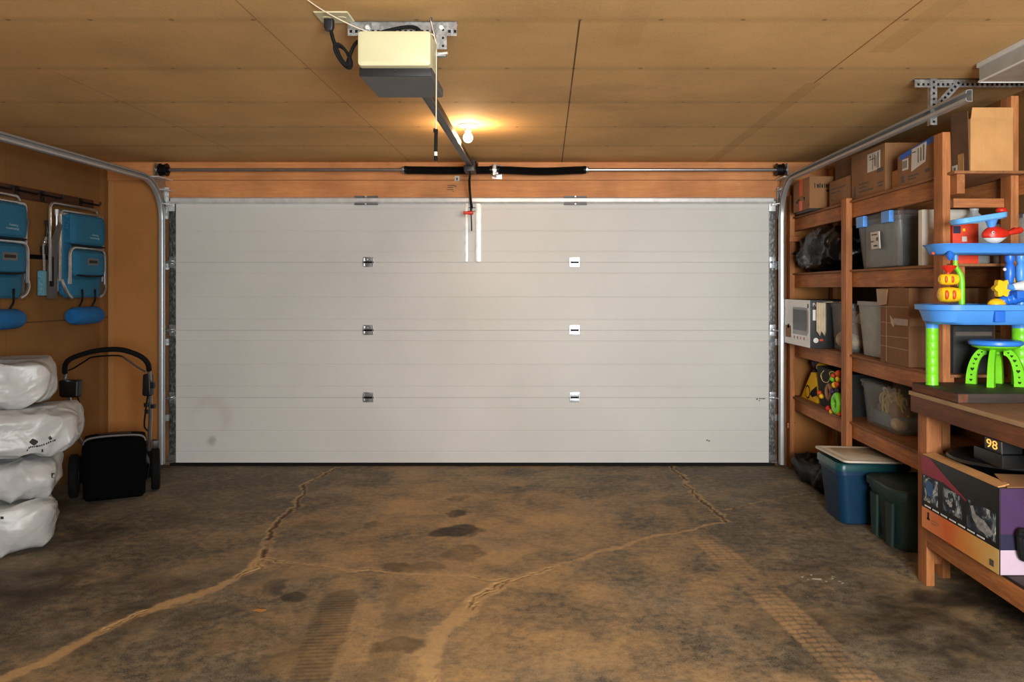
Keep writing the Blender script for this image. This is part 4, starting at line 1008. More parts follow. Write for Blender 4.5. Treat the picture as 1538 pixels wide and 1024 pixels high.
for yy in (4.30, 4.50):
    m = MB(); m.loft([(.02, .010, .035, .009), (.25, .014, .045, .012)], c=(1.853, yy)); m.build('molded_rib', 'green_tote', tk)

# ---------------------------------------------------------------- workbench
WB = thing('workbench', 'built-in wooden workbench with lower shelf in the right corner of the picture', 'workbench', (2.1, 3.0, 0))
for (x, y) in ((1.79, 3.758), (2.36, 3.758)):
    m = MB(); m.box(x, x+.038, y, y+.087, 0, .86, .003); m.build('leg', 'wood_z', WB)
m = MB(); m.box(1.832, 1.866, 3.77, 3.84, 0.10, .86, .003); m.build('leg_brace', 'wood_z', WB)
m = MB(); m.box(1.79, 1.828, 1.6, 1.69, 0, .86, .003); m.build('leg', 'wood_z', WB)
m = MB(); m.box(1.752, 1.788, 1.5, 3.84, .812, .890, .003); m.build('apron', wood('apron_lumber', 1, (86, 46, 22), (138, 80, 42)), WB)
m = MB(); m.box(1.750, XR-.002, 1.5, 3.845, .8905, .9085, .001); wt = m.build('bench_top', 'bench_top', WB)
m = MB(); m.box(1.746, 1.7495, 1.5, 3.845, .8905, .9085); m.build('edge_band', 'bench_edge', wt)
m = MB(); m.box(1.83, 2.355, 3.80, 3.838, .772, .86, .003); m.build('end_apron', 'wood_x', WB)
m = MB(); m.box(1.79, 1.828, 1.69, 3.757, .185, .27, .003); m.build('lower_rail', 'wood_y', WB)
m = MB(); m.box(1.79, XR-.01, 1.6, 3.757, .271, .284, .001); m.build('lower_shelf', 'dark_board', WB)
m = MB(); m.box(1.83, 2.36, 3.76, 3.798, .185, .27, .003); m.build('end_rail', 'wood_x', WB)
m = MB(); m.box(1.757, XR-.01, 3.41, 3.835, .909, .950, .004); pl = tag(m.build('plank_platform', 'dark_board'), 'thick dark stained plank lying on the far end of the workbench', 'plank')
m = MB(); m.box(1.7560, 1.758, 3.42, 3.83, .912, .947); m.box(1.76, 1.80, 3.4085, 3.4105, .912, .948); m.build('worn_edge', wood('worn_plank_edge', 1, (64, 34, 16), (140, 78, 36), .7, False), pl)
ZP = .9502

# printed box on the lower shelf
x0, x1, y0, y1, z0, z1 = 1.762, 2.25, 3.105, 3.745, .2845, .624
m = MB(); m.box(x0, x1, y0, y1, z0, z1, .003); pb = tag(m.build('printed_box', 'black_plastic'), 'large black, orange and purple printed box on the lower bench shelf', 'box')
def art():
    t = NT('printed_black_artwork'); g = t.add('ShaderNodeNewGeometry'); v = g.outputs['Position']
    n = t.noise(v, 14, 6, .7, 1.2); k = t.ramp(n, [(.40, (10, 10, 13)), (.48, (26, 40, 58)), (.55, (80, 100, 112)), (.62, (196, 198, 194))])
    t.color(k); t.b.inputs['Roughness'].default_value = .4; return t.m
def band():
    t = NT('printed_orange_band'); g = t.add('ShaderNodeNewGeometry'); sp = t.add('ShaderNodeSeparateXYZ'); t.link(g.outputs['Position'], sp.inputs[0])
    f = t.math('ADD', t.math('MULTIPLY', t.math('SUBTRACT', y1, sp.outputs[1]), 1.3), t.math('MULTIPLY', t.noise(g.outputs['Position'], 9, 4), .35))
    t.color(t.ramp(f, [(.1, (236, 150, 96)), (.5, (222, 108, 52)), (.75, (226, 152, 74)), (.95, (226, 186, 110))])); t.b.inputs['Roughness'].default_value = .4; return t.m
M['art'] = art(); M['band'] = band()
patch(pb, 'orange_band', 'band', x0, y0+.002, y1-.002, z0+.002, z0+.098)
m = MB(); m.prism([(x0-.0012, y1-.002, z1-.004), (x0-.0012, y1-.002, z1-.09), (x0-.0012, y1-.20, z1-.085), (x0-.0012, y1-.42, z1-.12), (x0-.0012, y1-.22, z1-.055), (x0-.0012, y1-.08, z1-.004)], (.001, 0, 0)); m.build('magenta_print', plain('magenta_print', (146, 42, 66), .4), pb, False)
for (a, b, c, d) in ((.02, .15, .13, .245), (.20, .36, .135, .235), (.40, .615, .12, .235)): patch(pb, 'picture_print', 'art', x0, y1-b, y1-a, z0+c, z0+d)
bars_x(pb, x0, [(y1-.03-.075*k, y1-.085-.075*k, z0+.106, z0+.112) for k in range(7)], 'white_ink', 'printed_lettering')
bars_x(pb, x0-.0012, [(y1-.06, y1-.075, z0+.055, z0+.085), (y1-.055, y1-.08, z0+.05, z0+.06)], 'ink', 'print_mark'); bars_x(pb, x0-.0012, [(y0+.035, y0+.065, z0+.02, z0+.045)], 'grey_ink', 'print_mark')
bars_x(pb, x0-.0012, [(y1-.10, y1-.17, z0+.055, z0+.06), (y1-.10, y1-.15, z0+.042, z0+.047)], 'tan_cloth', 'printed_lettering')
rs_ = random.Random(12); gp = plain('pale_grey_print', (150, 152, 150), .4, var=.5, scale=60); m = MB()
for k in range(16):
    ya_ = y1-.215-rs_.random()*.11; za_ = z0+.142+rs_.random()*.075; wd_ = .006+.022*rs_.random(); ht_ = .006+.02*rs_.random()
    xq = x0-.0016-.00006*k; m.prism([(xq, ya_, za_), (xq, ya_-wd_, za_+.006*rs_.random()), (xq, ya_-wd_*.8, za_+ht_), (xq, ya_+.003, za_+ht_*.8)], (.001, 0, 0))
m.build('printed_pattern', gp, pb, False)
m = MB(); m.prism([(x0-.0016, y1-.43, z0+.215), (x0-.0016, y1-.445, z0+.17), (x0-.0016, y1-.49, z0+.135), (x0-.0016, y1-.58, z0+.13), (x0-.0016, y1-.60, z0+.15), (x0-.0016, y1-.54, z0+.18), (x0-.0016, y1-.47, z0+.19), (x0-.0016, y1-.45, z0+.22)], (.001, 0, 0)); m.build('picture_print', gp, pb, False)
m = MB(); m.lathe([(.035, 0), (.035, .001)], (x0-.0016, y1-.075, z0+.195), (1, 0, 0)); m.build('picture_print', plain('blue_print', (52, 92, 140), .4, var=.5, scale=30), pb)
patchy(pb, 'purple_panel', 'purple', y0, x0+.004, x1, z0+.16, z1-.002); patchy(pb, 'navy_panel', 'navy_print', y0, x0+.004, x1, z0+.098, z0+.16); patchy(pb, 'pink_panel', 'pink_white', y0, x0+.004, x1, z0+.002, z0+.098)
m = MB(); m.hexa([Vector(q) for q in ((x0, y0+.01, z1), (x0+.05, y0+.02, z1+.002), (x0+.05, y1-.02, z1+.002), (x0, y1-.01, z1), (x0, y0+.01, z1+.004), (x0+.05, y0+.02, z1+.012), (x0+.05, y1-.02, z1+.012), (x0, y1-.01, z1+.004))]); m.build('cardboard_flap', 'card_light', pb)
m = MB(); m.hexa([Vector(q) for q in ((x0+.03, y0+.0, z1+.001), (x0+.3, y0+.0, z1+.001), (x0+.3, y0+.10, z1+.02), (x0+.06, y0+.14, z1+.02), (x0+.03, y0+.0, z1+.004), (x0+.3, y0+.0, z1+.004), (x0+.3, y0+.10, z1+.024), (x0+.06, y0+.14, z1+.024))]); m.build('cardboard_flap', 'card', pb)
m = MB(); m.lathe([(.0, 0), (.235, .0), (.245, .006), (.24, .016), (.20, .022), (.19, .014), (0, .014)], (2.02, 3.49, z1+.026), n=40); dk = tag(m.build('black_disc', 'black_plastic'), 'large round black disc lying on the printed box', 'disc')
cz = z1+.0495
m = MB(); m.box(1.835, 2.0, 3.215, 3.43, cz, .7275, .008); tag(m.build('black_case', 'black_plastic'), 'flat black plastic case under the digital clock', 'case')
ca = P(1479, 655, 3.40); cz1 = .728
ck = thing('digital_clock', 'small black digital clock with amber digits below the workbench', 'clock', (1.87, 3.36, cz1))
zc0 = cz1; xk = 1.845
m = MB(); m.box(xk, xk+.085, 3.235, 3.362, zc0, zc0+.050, .004); m.build('clock_body', plain('charcoal_plastic', (54, 56, 58), .35), ck)
m = MB(); m.box(xk-.001, xk+.003, 3.231, 3.237, zc0, zc0+.050, .001); m.build('bezel', 'steel', ck)
text('98', .050, 'led', (xk-.0012, 3.304, zc0+.026), (0, -1, 0), (0, 0, 1), ck, 'clock_digits', width=.080)
m = MB(); m.bm.free()
bag('cloth_bag', 'rumpled grey fabric bag beside the clock under the workbench', (2.06, 3.13, .722), (.30, .16, .13), 'grey_cloth', 5, .7, .03, 7, 50, 26)
m = MB(); m.tube(smooth_path([P(1540, 797, 3.06), P(1532, 799, 3.07), P(1532, 815, 3.07), P(1535, 836, 3.08), P(1545, 840, 3.08)], 5), .012, 8); 
m.tube([P(1545, 806, 3.06), P(1528, 801, 3.065)], .013, 8)
tag(m.build('black_strap', 'black_rubber'), 'black strap hanging in front of the purple end of the printed box', 'strap')

# ---------------------------------------------------------------- toy sand table
TT = thing('toy_water_table', 'blue and green plastic toy water table on the end of the workbench', 'toy table', (2.0, 3.64, ZP))
tc = (2.02, 3.66)
m = MB(); m.loft([(1.238, .255, .115, .10), (1.250, .272, .130, .11), (1.300, .288, .146, .12), (1.303, .304, .160, .13), (1.326, .306, .162, .13), (1.328, .300, .156, .13), (1.322, .286, .142, .12), (1.262, .265, .122, .11)], c=tc, n=10); tr = m.build('lower_tray', 'blue_plastic', TT)
m = MB(); a = P(1496, 470, 3.50); m.box(a.x, a.x+.045, 3.505, 3.525, 1.252, 1.30, .004); m.build('tray_latch', 'blue_dark', tr)
def tleg(x, y, r, zt_=1.245):
    m = MB(); prof = [(r*1.04, 0), (r, .01)]
    z = .012
    while z < zt_-ZP-.04: prof += [(r, z), (r, z+.034), (r*.975, z+.0355), (r*.975, z+.0365)]; z += .038
    prof += [(r*.97, zt_-ZP-.03)]
    m.lathe(prof, (x, y, ZP), n=22); lg = m.build('leg', 'green_plastic', TT)
    m = MB(); m.lathe([(r*1.02, 0), (r*1.05, .02), (r*1.2, .035)], (x, y, zt_-.03), n=22); m.build('leg_socket', 'blue_plastic', lg)
tleg(1.805, 3.735, .0275); tleg(2.225, 3.745, .038)
m = MB(); m.loft([(1.553, .22, .075, .06), (1.560, .232, .088, .07), (1.590, .246, .102, .08), (1.598, .256, .112, .09), (1.601, .252, .108, .08), (1.594, .238, .094, .07), (1.566, .225, .082, .06)], c=(2.0, 3.66), n=10); ut = m.build('upper_tray', 'blue_plastic', TT)
m = MB(); c = P(1427, 384, 3.56); m.lathe([(.002, -.022), (.012, -.012), (.017, 0), (.012, .014), (.004, .022)], c); m.build('spout', 'blue_dark', ut)
m = MB(); yp = 3.66; m.tube(smooth_path([P(1444.5, 460, yp), P(1444.5, 440, yp), P(1444, 420, yp), P(1441, 409, yp), P(1435.5, 400, yp), P(1435, 388, yp)], 4), [.0135]*9+[.013]*3+[.0105]*9, 12); pl_ = m.build('green_pole', 'green_plastic', TT)
m = MB(); m.cyl(P(1435, 391, yp), P(1435, 380, yp), .011); m.build('pole_cap', 'blue_plastic', pl_)
for (u0, u1, v0, v1) in ((1411, 1439, 411, 428), (1410, 1441, 431, 454)):
    c = P((u0+u1)/2, (v0+v1)/2, 3.63); hw = (u1-u0)/2*3.63/F; hh = (v1-v0)/2*3.63/F
    m = MB(); m.lathe([(hh*.55, -hw), (hh*.9, -hw*.85), (hh, -hw*.3), (hh, hw*.3), (hh*.9, hw*.85), (hh*.55, hw)], c, (1, 0, 0), 18); wh = m.build('water_wheel', 'yellow_plastic', TT)
    for k in (-.55, .15):
        m = MB(); m.ball((c.x+hw*k, c.y-hh*.93, c.z), hh*.62, 12, (.45, .35, 1)); m.build('wheel_slot', 'orange_red', wh)
m = MB(); c = P(1425, 404, 3.63); m.lathe([(.028, .012), (.034, .016), (.030, .004), (.014, -.010), (.010, -.016)], c, n=18); m.cyl(c+Vector((-.004, 0, -.016)), c+Vector((-.004, 0, -.032)), .006); m.build('red_funnel', 'red_plastic', TT)
m = MB(); m.ball(P(1401.5, 380.5, 3.60), .007, 10); m.build('knob', 'orange_red', ut)
for u, r in ((1516.5, .020), (1533, .020)):
    m = MB(); c0 = P(u, 384, 3.64); m.lathe([(r, 0), (r*1.05, -.02), (r*.7, -.035), (r*1.05, -.05), (r*1.1, -.09), (r*.8, -.12), (r*1.25, -.14), (r*1.4, -.225)], c0, n=18); po = m.build('blue_post', 'blue_dark' if u < 1520 else 'blue_plastic', TT)
    if u < 1520: m = MB(); m.ball(P(1509, 404.5, 3.63), .008, 10); m.build('white_button', 'white_plastic', po)
# yellow star wheel, swirl base and dome
m = MB(); c = P(1507, 433, 3.58); pts = []
for k in range(24): a = 2*PI*k/24; rr_ = .034+.006*math.cos(6*a); pts.append(c+Vector((rr_*math.cos(a), 0, rr_*math.sin(a)*1.08)))
m.prism(pts, (0, .03, 0)); sw = m.build('star_wheel', 'yellow_plastic', TT)
m = MB(); m.cyl(c+Vector((.018, -.004, .008)), c+Vector((.045, .002, .004)), .012, .015); m.mi = 1; m.cyl(c+Vector((.04, .0, .006)), c+Vector((.10, .01, .012)), .014, .024); m.build('wheel_axle', ['blue_plastic', 'white_plastic'], sw)
m = MB(); c = P(1497, 457.5, 3.60); m.ball(c, .04, 18, (1, .8, .72)); m.build('yellow_dome', 'yellow_plastic', tr)
m = MB()
for k in range(5): c = P(1508+k*7, 452-k*1.5, 3.60); m.ball(c, .026, 14, (1.0, .8, .9))
m.box(P(1520, 0, 3.6).x, P(1545, 0, 3.6).x, 3.56, 3.66, EYE-(448-V0)*3.6/F, EYE-(437-V0)*3.6/F, .006); m.build('wave_base', 'blue_dark', tr)
m = MB(); m.ball(P(1527, 415, 3.67), .03, 14, (.8, .5, 1.6)); m.build('yellow_scoop', 'yellow_plastic', TT)
# tilted top tray with funnel
a = P(1430, 331, 3.62); b = P(1509, 319, 3.62); cc = (a+b)/2; ang = math.atan2(b.z-a.z, b.x-a.x); L = (b-a).length/2
m = MB(); TL = Matrix.Translation(cc-Vector((0, 0, .012))) @ Matrix.Rotation(-ang, 4, 'Y')
m.loft([(-.014, L-.012, .05, .04), (-.008, L-.004, .058, .045), (.012, L, .062, .05), (.014, L-.004, .058, .045), (.0, L-.010, .05, .04)], tilt=TL, n=8); tp = m.build('tilting_tray', plain('pale_blue_plastic', (104, 176, 240), .35, var=.04), TT)
m = MB(); c = P(1489, 330, 3.62); m.lathe([(.027, .004), (.024, -.008), (.014, -.036), (.013, -.046)], c, n=18); m.build('funnel', 'blue_plastic', tp)
m = MB(); m.ball(P(1504, 316, 3.62), .024, 16, (1, .9, .62)); m.build('red_cap', 'red_plastic', tp)
# whale
c = P(1493, 354.5, 3.62); wz = 1.602
wh = thing('toy_whale', 'red and white plastic toy whale under the tilted blue tray', 'toy whale', (c.x, c.y, wz))
def whale_rings(z_lo, z_hi):
    rg = []
    for i in range(17):
        t_ = i/16; x = c.x-.052+.13*t_
        h = max(.009, .041*math.sin(PI*min(t_*.93+.05, 1)**.78)); w_ = h*.85
        ring = []
        for k in range(18):
            a = 2*PI*k/18; zz = h*math.sin(a); ring.append(Vector((x, c.y+w_*math.cos(a), wz+.040+.012*(max(0, t_-.6)*2)+max(z_lo(t_), min(z_hi(t_), zz)))))
        rg.append(ring)
    return rg
m = MB(); m.rings(whale_rings(lambda t_: -.014, lambda t_: 9)); m.build('back', 'red_plastic', wh)
m = MB(); m.rings(whale_rings(lambda t_: -9, lambda t_: -.0145)); m.build('belly', 'white_plastic', wh)
m = MB(); t0 = Vector((c.x+.066, c.y, wz+.049))
for s_ in (-1, 1): m.tube([t0, t0+Vector((.022, s_*.008, .006)), t0+Vector((.040, s_*.026, .012)), t0+Vector((.046, s_*.034, .010))], [.009, .014, .016, .004], 10)
m.build('tail', 'red_plastic', wh)
m = MB(); e = P(1486, 350, 3.62); m.ball((e.x, c.y-.0315, e.z), .007, 12, (1, .5, 1)); m.mi = 1; m.ball((e.x, c.y-.0345, e.z), .0038, 10, (1, .6, 1)); m.build('eye', ['white_plastic', 'ink'], wh)

# stool
st_c = Vector((2.090, 3.715, ZP)); sh = .198
ST = thing('toy_stool', 'small stool with blue seat and heart-pierced green legs on the workbench', 'stool', st_c)
m = MB(); m.lathe([(.0, sh-.012), (.108, sh-.012), (.114, sh-.006), (.114, sh+.006), (.106, sh+.012), (0, sh+.013)], st_c, n=36); m.build('seat', plain('bright_blue_plastic', (56, 134, 232), .35, var=.04), ST)
m = MB(); m.lathe([(.03, sh-.04), (.05, sh-.036), (.098, sh-.020), (.102, sh-.013), (0, sh-.012)], st_c, n=30); m.build('seat_support', 'green_plastic', ST)
for k in range(4):
    a = math.radians(-39)+PI/2*k; dr = Vector((math.cos(a), math.sin(a), 0)); sdv = Vector((-math.sin(a), math.cos(a), 0))
    if k == 3: dr = dr
    rings = []
    for i in range(11):
        q = i/10; rad = .035+.088*math.sin(q*PI/2)
        zc_ = sh-.020-(sh-.020)*(1-math.cos(q*PI/2)); nrm = Vector((math.cos(q*PI/2)*0+math.sin(q*PI/2), 0, math.cos(q*PI/2)))
        out = dr*nrm.x+Vector((0, 0, nrm.z)); c0 = st_c+dr*rad+Vector((0, 0, zc_)); w = .022+.007*q; th = .036+.010*q
        p = [c0-sdv*w*.5*1.0, c0+sdv*w*.5, c0+sdv*w*.5-out*th, c0-sdv*w*.5-out*th]
        p = [Vector((v.x, v.y, max(v.z, ZP+.0002))) for v in p]; rings.append(p)
    m = MB(); m.rings(rings); lg = m.build('leg', 'green_plastic', ST)
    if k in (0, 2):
        # dark hearts on the broad side, painted as the shade of cut-through holes
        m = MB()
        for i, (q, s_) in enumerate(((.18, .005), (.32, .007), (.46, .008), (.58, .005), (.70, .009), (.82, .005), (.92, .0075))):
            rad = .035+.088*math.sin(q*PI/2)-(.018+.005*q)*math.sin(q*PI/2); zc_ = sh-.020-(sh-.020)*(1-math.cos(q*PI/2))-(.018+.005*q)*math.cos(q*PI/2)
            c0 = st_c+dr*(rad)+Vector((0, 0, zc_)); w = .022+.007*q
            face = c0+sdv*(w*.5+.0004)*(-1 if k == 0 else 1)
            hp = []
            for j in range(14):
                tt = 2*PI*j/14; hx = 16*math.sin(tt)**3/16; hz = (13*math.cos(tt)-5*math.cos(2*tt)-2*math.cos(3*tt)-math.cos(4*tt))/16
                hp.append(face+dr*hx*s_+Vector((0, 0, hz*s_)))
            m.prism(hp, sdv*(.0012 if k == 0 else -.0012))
        m.build('heart_shade', plain('heart_hole_shade', (24, 46, 10), .9), lg, False)

# things on the near end of shelf B
m = MB(); a = P(1428, 337, 3.86); m.box(1.96, 2.085, 3.85, 4.0, ZB+.0005, 1.712, .002); rb = tag(m.build('red_box', plain('orange_red_card', (226, 66, 32), .5)), 'orange red printed box on the second shelf behind the toy table', 'box')
patchy(rb, 'print_panel', 'navy_print', 3.85, 1.962, 1.998, 1.665, 1.70); patchy(rb, 'print_square', 'white_paper', 3.85, 2.005, 2.028, 1.625, 1.65); patchy(rb, 'print_mark', 'yellow_plastic', 3.85, 2.008, 2.02, 1.675, 1.688); patchy(rb, 'print_edge', 'orange_tape', 3.85, 2.0, 2.002, 1.515, 1.71)
m = MB(); bc = (2.165, 4.04); m.loft([(ZB+.0005, .052, .052, .02), (ZB+.01, .058, .058, .025), (ZB+.19, .058, .058, .025), (ZB+.235, .045, .045, .03), (ZB+.262, .021, .021, .02), (ZB+.275, .019, .019, .019)], c=bc); bt = tag(m.build('plastic_bottle', 'clear_bottle'), 'clear plastic jug with a white cap behind the orange red box', 'bottle')
m = MB(); m.lathe([(.021, 0), (.021, .024), (.018, .026)], (bc[0], bc[1], ZB+.275)); m.build('cap', 'white_plastic', bt)
for i, (x, y, h, lab) in enumerate(((2.275, 4.0, .20, 'glass jar with metal lid behind the toy whale tail'), (2.355, 3.93, .245, 'tall glass jar with metal lid by the right wall'))):
    m = MB(); m.lathe([(.034, 0), (.037, .006), (.037, h-.035), (.029, h-.02), (.029, h-.004)], (x, y, ZB+.0005)); jr = tag(m.build('glass_jar', 'glass'), lab, 'jar', 'glass jars on the second shelf')
    m = MB(); m.lathe([(.031, h-.018), (.032, h), (.028, h+.003)], (x, y, ZB+.0005)); m.build('lid', 'steel', jr)
    m = MB(); m.lathe([(.030, .006), (.033, .012), (.033, h*.55), (.03, h*.57)], (x, y, ZB+.0005)); m.build('contents', 'tan_cloth', jr)

# ---------------------------------------------------------------- beach chairs on the left wall
HB = thing('hook_rail', 'dark wooden rail with black hooks on the left wall above the beach chairs', 'hook rail', (XL, 5.2, 2.0))
m = MB(); m.box(XL+.0005, XL+.02, 3.9, 6.13, 1.995, 2.075, .003); m.build('rail_board', 'hook_board', HB)
for yy in (4.62, 4.98, 5.24, 5.50, 5.96):
    m = MB(); m.box(XL+.02, XL+.026, yy-.02, yy+.02, 2.0, 2.07, .003); m.tube(smooth_path([(XL+.026, yy, 2.045), (XL+.10, yy, 2.03), (XL+.155, yy, 2.02), (XL+.17, yy, 2.045)], 5), .007, 8); m.build('hook', 'black_metal', HB)
m = MB(); m.box(XL+.0005, XL+.02, 4.6, 5.62, 1.60, 1.63, .002); m.build('lower_bar', 'black_metal', HB)
CH = thing('beach_chair', 'folded teal backpack beach chair hanging on the left wall nearer the white door', 'beach chair', (XL, 5.73, 1.33), 'folded beach chairs on the left wall')
def chair():
    X0 = XL; yc, zb = 5.73, 1.33
    def L(x, y, z): return Vector((X0+x, yc+y, zb+z))
    def loop(x, hw, z0, z1, r, rad, bottom=False, lean=0):
        pts = []
        pts.append(L(x-lean, -hw, z0)); 
        for k in range(7): a = PI-PI/2*k/6; pts.append(L(x, -hw+r+r*math.cos(a), z1-r+r*math.sin(a)))
        for k in range(7): a = PI/2-PI/2*k/6; pts.append(L(x, hw-r+r*math.cos(a), z1-r+r*math.sin(a)))
        pts.append(L(x-lean, hw, z0)); m = MB(); m.tube(pts, rad, 10); return m
    loop(.11, .285, .12, .655, .04, .011).build('rear_frame', 'alu', CH)
    loop(.165, .262, .12, .605, .03, .0115).build('back_frame', 'alu', CH)
    # lower legs bend under the bottom of the bag
    for s_ in (-1, 1):
        m = MB(); m.tube(smooth_path([L(.175, s_*.262, .13), L(.19, s_*.255, .08), L(.195, s_*.22, .03), L(.19, s_*.17, .005)], 5), .0115, 10); m.build('foot_tube', 'alu', CH)
    loop(.205, .22, .10, .355, .06, .012).build('pouch_frame', 'alu', CH)
    m = MB(); RY = Matrix.Translation(L(.150, 0, .30)) @ Matrix.Rotation(PI/2, 4, 'Y')
    m.loft([(-.016, .275, .228, .04), (-.010, .285, .236, .05), (.008, .285, .236, .05), (.016, .275, .226, .05)], tilt=RY); m.build('canvas_back', 'teal_cloth', CH)
    m = MB(); RY = Matrix.Translation(L(.185, 0, .485)) @ Matrix.Rotation(PI/2, 4, 'Y')
    m.loft([(-.02, .105, .215, .03), (.02, .105, .215, .035), (.036, .09, .195, .04), (.040, .06, .15, .04)], tilt=RY); up = m.build('upper_pouch', 'teal_cloth', CH)
    m = MB(); RY = Matrix.Translation(L(.195, 0, .245)) @ Matrix.Rotation(PI/2, 4, 'Y')
    m.loft([(-.02, .088, .195, .03), (.015, .09, .195, .04), (.036, .075, .17, .04), (.040, .045, .12, .04)], tilt=RY); lp = m.build('lower_pouch', 'teal_cloth', CH)
    m = MB(); RY = Matrix.Translation(L(.165, 0, .075)) @ Matrix.Rotation(PI/2, 4, 'Y')
    m.loft([(-.02, .072, .21, .04), (.015, .07, .20, .05), (.03, .055, .17, .05)], tilt=RY); m.build('seat_fabric', 'teal_cloth', CH)
    m = MB(); m.tube([L(.212, -.20, .372), L(.222, 0, .366), L(.212, .20, .372)], .006, 8); m.build('zipper', 'black_rubber', up)
    m = MB(); m.tube(smooth_path([L(.214, -.16, .165), L(.236, -.10, .158), L(.242, 0, .156), L(.236, .10, .158), L(.214, .18, .165)], 4), .006, 8); m.build('zipper', 'black_rubber', lp)
    m = MB(); c = L(.2362, .02, .26); m.box(c.x-.001, c.x+.0008, c.y-.075, c.y+.06, c.z-.024, c.z+.024); m.mi = 1; m.box(c.x+.0008, c.x+.0014, c.y-.06, c.y+.045, c.z-.010, c.z+.010); m.build('cloth_badge', ['grey_metal', 'ink'], lp, False)
    text('Tommy', .020, 'pale_print', L(.2262, .06, .452), (0, -1, 0), (0, 0, -1), up, width=.085); text('Bahama', .020, 'pale_print', L(.2262, .05, .430), (0, -1, 0), (0, 0, -1), up, width=.115)
    for s_ in (-1, 1):
        m = MB(); m.prism([L(.085, s_*.272-.010, .0), L(.145, s_*.272-.010, .0), L(.155, s_*.272-.010, .30), L(.180, s_*.272-.010, .50), L(.165, s_*.272-.010, .53), L(.125, s_*.272-.010, .42), L(.09, s_*.272-.010, .20)], (0, .02, 0)); ar = m.build('armrest', 'armrest_grey', CH)
        m = MB(); m.box(X0+.104, X0+.138, yc+s_*.272-.0115, yc+s_*.272+.0115, zb+.08, zb+.29, .01); m.build('armrest_slot', 'black_plastic', ar)
        m = MB(); m.tube([L(.085, s_*.305, .13), L(.08, s_*.308, .36), L(.095, s_*.300, .42)], .010, 10); m.ball(L(.085, s_*.304, .385), .016, 10); m.build('side_bar', 'alu', CH)
    m = MB(); m.box(X0+.06, X0+.10, yc-.345, yc-.30, zb+.02, zb+.19, .012); m.build('side_pocket', 'teal_pale', CH)
    m = MB(); m.box(X0+.155, X0+.172, yc-.235, yc+.235, zb+.572, zb+.592, .003); m.build('top_slat', 'alu', CH)
    for s_ in (-1, 1):
        m = MB(); m.cyl(L(.135, s_*.250, .05), L(.135, s_*.250, .57), .010, n=12); ft_ = m.build('inner_tube', 'alu', CH); m = MB(); m.cyl(L(.135, s_*.250, .57), L(.135, s_*.250, .612), .012, n=12); m.build('tube_cap', 'white_plastic', ft_)
        m = MB(); m.tube(smooth_path([L(.09, s_*.298, .40), L(.105, s_*.304, .47), L(.09, s_*.298, .53)], 4), .010, 8); m.box(X0+.06, X0+.10, yc+s_*.30-.012, yc+s_*.30+.012, zb+.30, zb+.36, .006); m.build('hinge_bracket', 'black_plastic', CH)
    for y in (-.06, .10):
        m = MB(); m.tube(smooth_path([L(.20, y, .06), L(.212, y-.02, .03), L(.205, y-.01, -.01), L(.185, y+.01, -.035), L(.17, y+.0, -.07)], 5), .007, 8); m.build('strap', 'black_rubber', CH)
    m = MB(); m.lathe([(.02, -.175), (.05, -.165), (.062, -.13), (.064, 0), (.062, .13), (.05, .165), (.02, .175)], L(.175, .02, -.125), (0, 1, 0), 24); m.build('head_pillow', 'pillow', CH)
chair()
c2 = copy_tree(CH); c2.location = (XL, 4.84, 1.335); c2['label'] = 'folded teal backpack beach chair at the picture edge above the white bags'

# ---------------------------------------------------------------- white bags
def wbag(label, cx_, cy_, lx, ly, z0, z1, seed, yaw, tail=None, zp=.6, amp=.05):
    o = bag('white_bag', label, (cx_, cy_, (z0+z1)/2), (lx, ly, z1-z0), 'white_film', seed, .36, amp, 2.4, 150, 80, 0, math.radians(yaw), tail, zp)
    o['group'] = 'stacked white bags by the left wall'; return o
b4 = wbag('stuffed white plastic bag resting on the floor, bottom of the stack', -3.04, 4.33, .62, .54, .002, .275, 31, 33, zp=.34)
b3 = wbag('stuffed white plastic bag, third down in the stack', -3.04, 4.35, .64, .54, .276, .50, 32, 31, zp=.5)
b2 = wbag('stuffed white plastic bag with black logo, second from the top', -2.98, 4.36, .76, .54, .501, .755, 33, 33, tail=[((1, -.1, .1), .6, .05)], zp=.5)
b1 = wbag('puffy white plastic bag on top of the stack', -3.09, 4.37, .64, .54, .756, 1.01, 34, 30, zp=.6)
def project(o, name, polys, mat):
    """lay small printed shapes on a bag: each polygon given as picture directions from the eye"""
    me = o.data; bvh = BVHTree.FromPolygons([v.co for v in me.vertices], [p.vertices[:] for p in me.polygons]); m = MB()
    eye = Vector((0, 0, EYE))
    for poly in polys:
        pts = []
        for (u, v) in poly:
            d = (P(u, v, 4.0)-eye).normalized(); h = bvh.ray_cast(eye-o.location, d)
            if h[0] is None: break
            pts.append(h[0]+o.location+h[1].normalized()*(.002 if h[1].dot(d) < 0 else -.002))
        if len(pts) == len(poly): m.prism(pts, -(P(poly[0][0], poly[0][1], 4.0)-eye).normalized()*.001)
    if len(m.bm.verts): m.build(name, mat, o, False)
def rect(u, v, w, h, s=0): return [(u-w/2, v-h/2+s*w/2), (u+w/2, v-h/2-s*w/2), (u+w/2, v+h/2-s*w/2), (u-w/2, v+h/2+s*w/2)]
LD = 0
project(b2, 'logo_mark', [[(43.5, 664+LD), (46, 661+LD), (49, 658.5+LD), (53, 660+LD), (57, 662+LD), (57.5, 664+LD), (54, 667.5+LD), (50.5, 669+LD), (47, 667+LD)]]+[rect(74.5+dx, 656.5+dy+LD, 4, 3.4, .3) for dx, dy in ((0, 0), (1.5, 2))], 'ink')
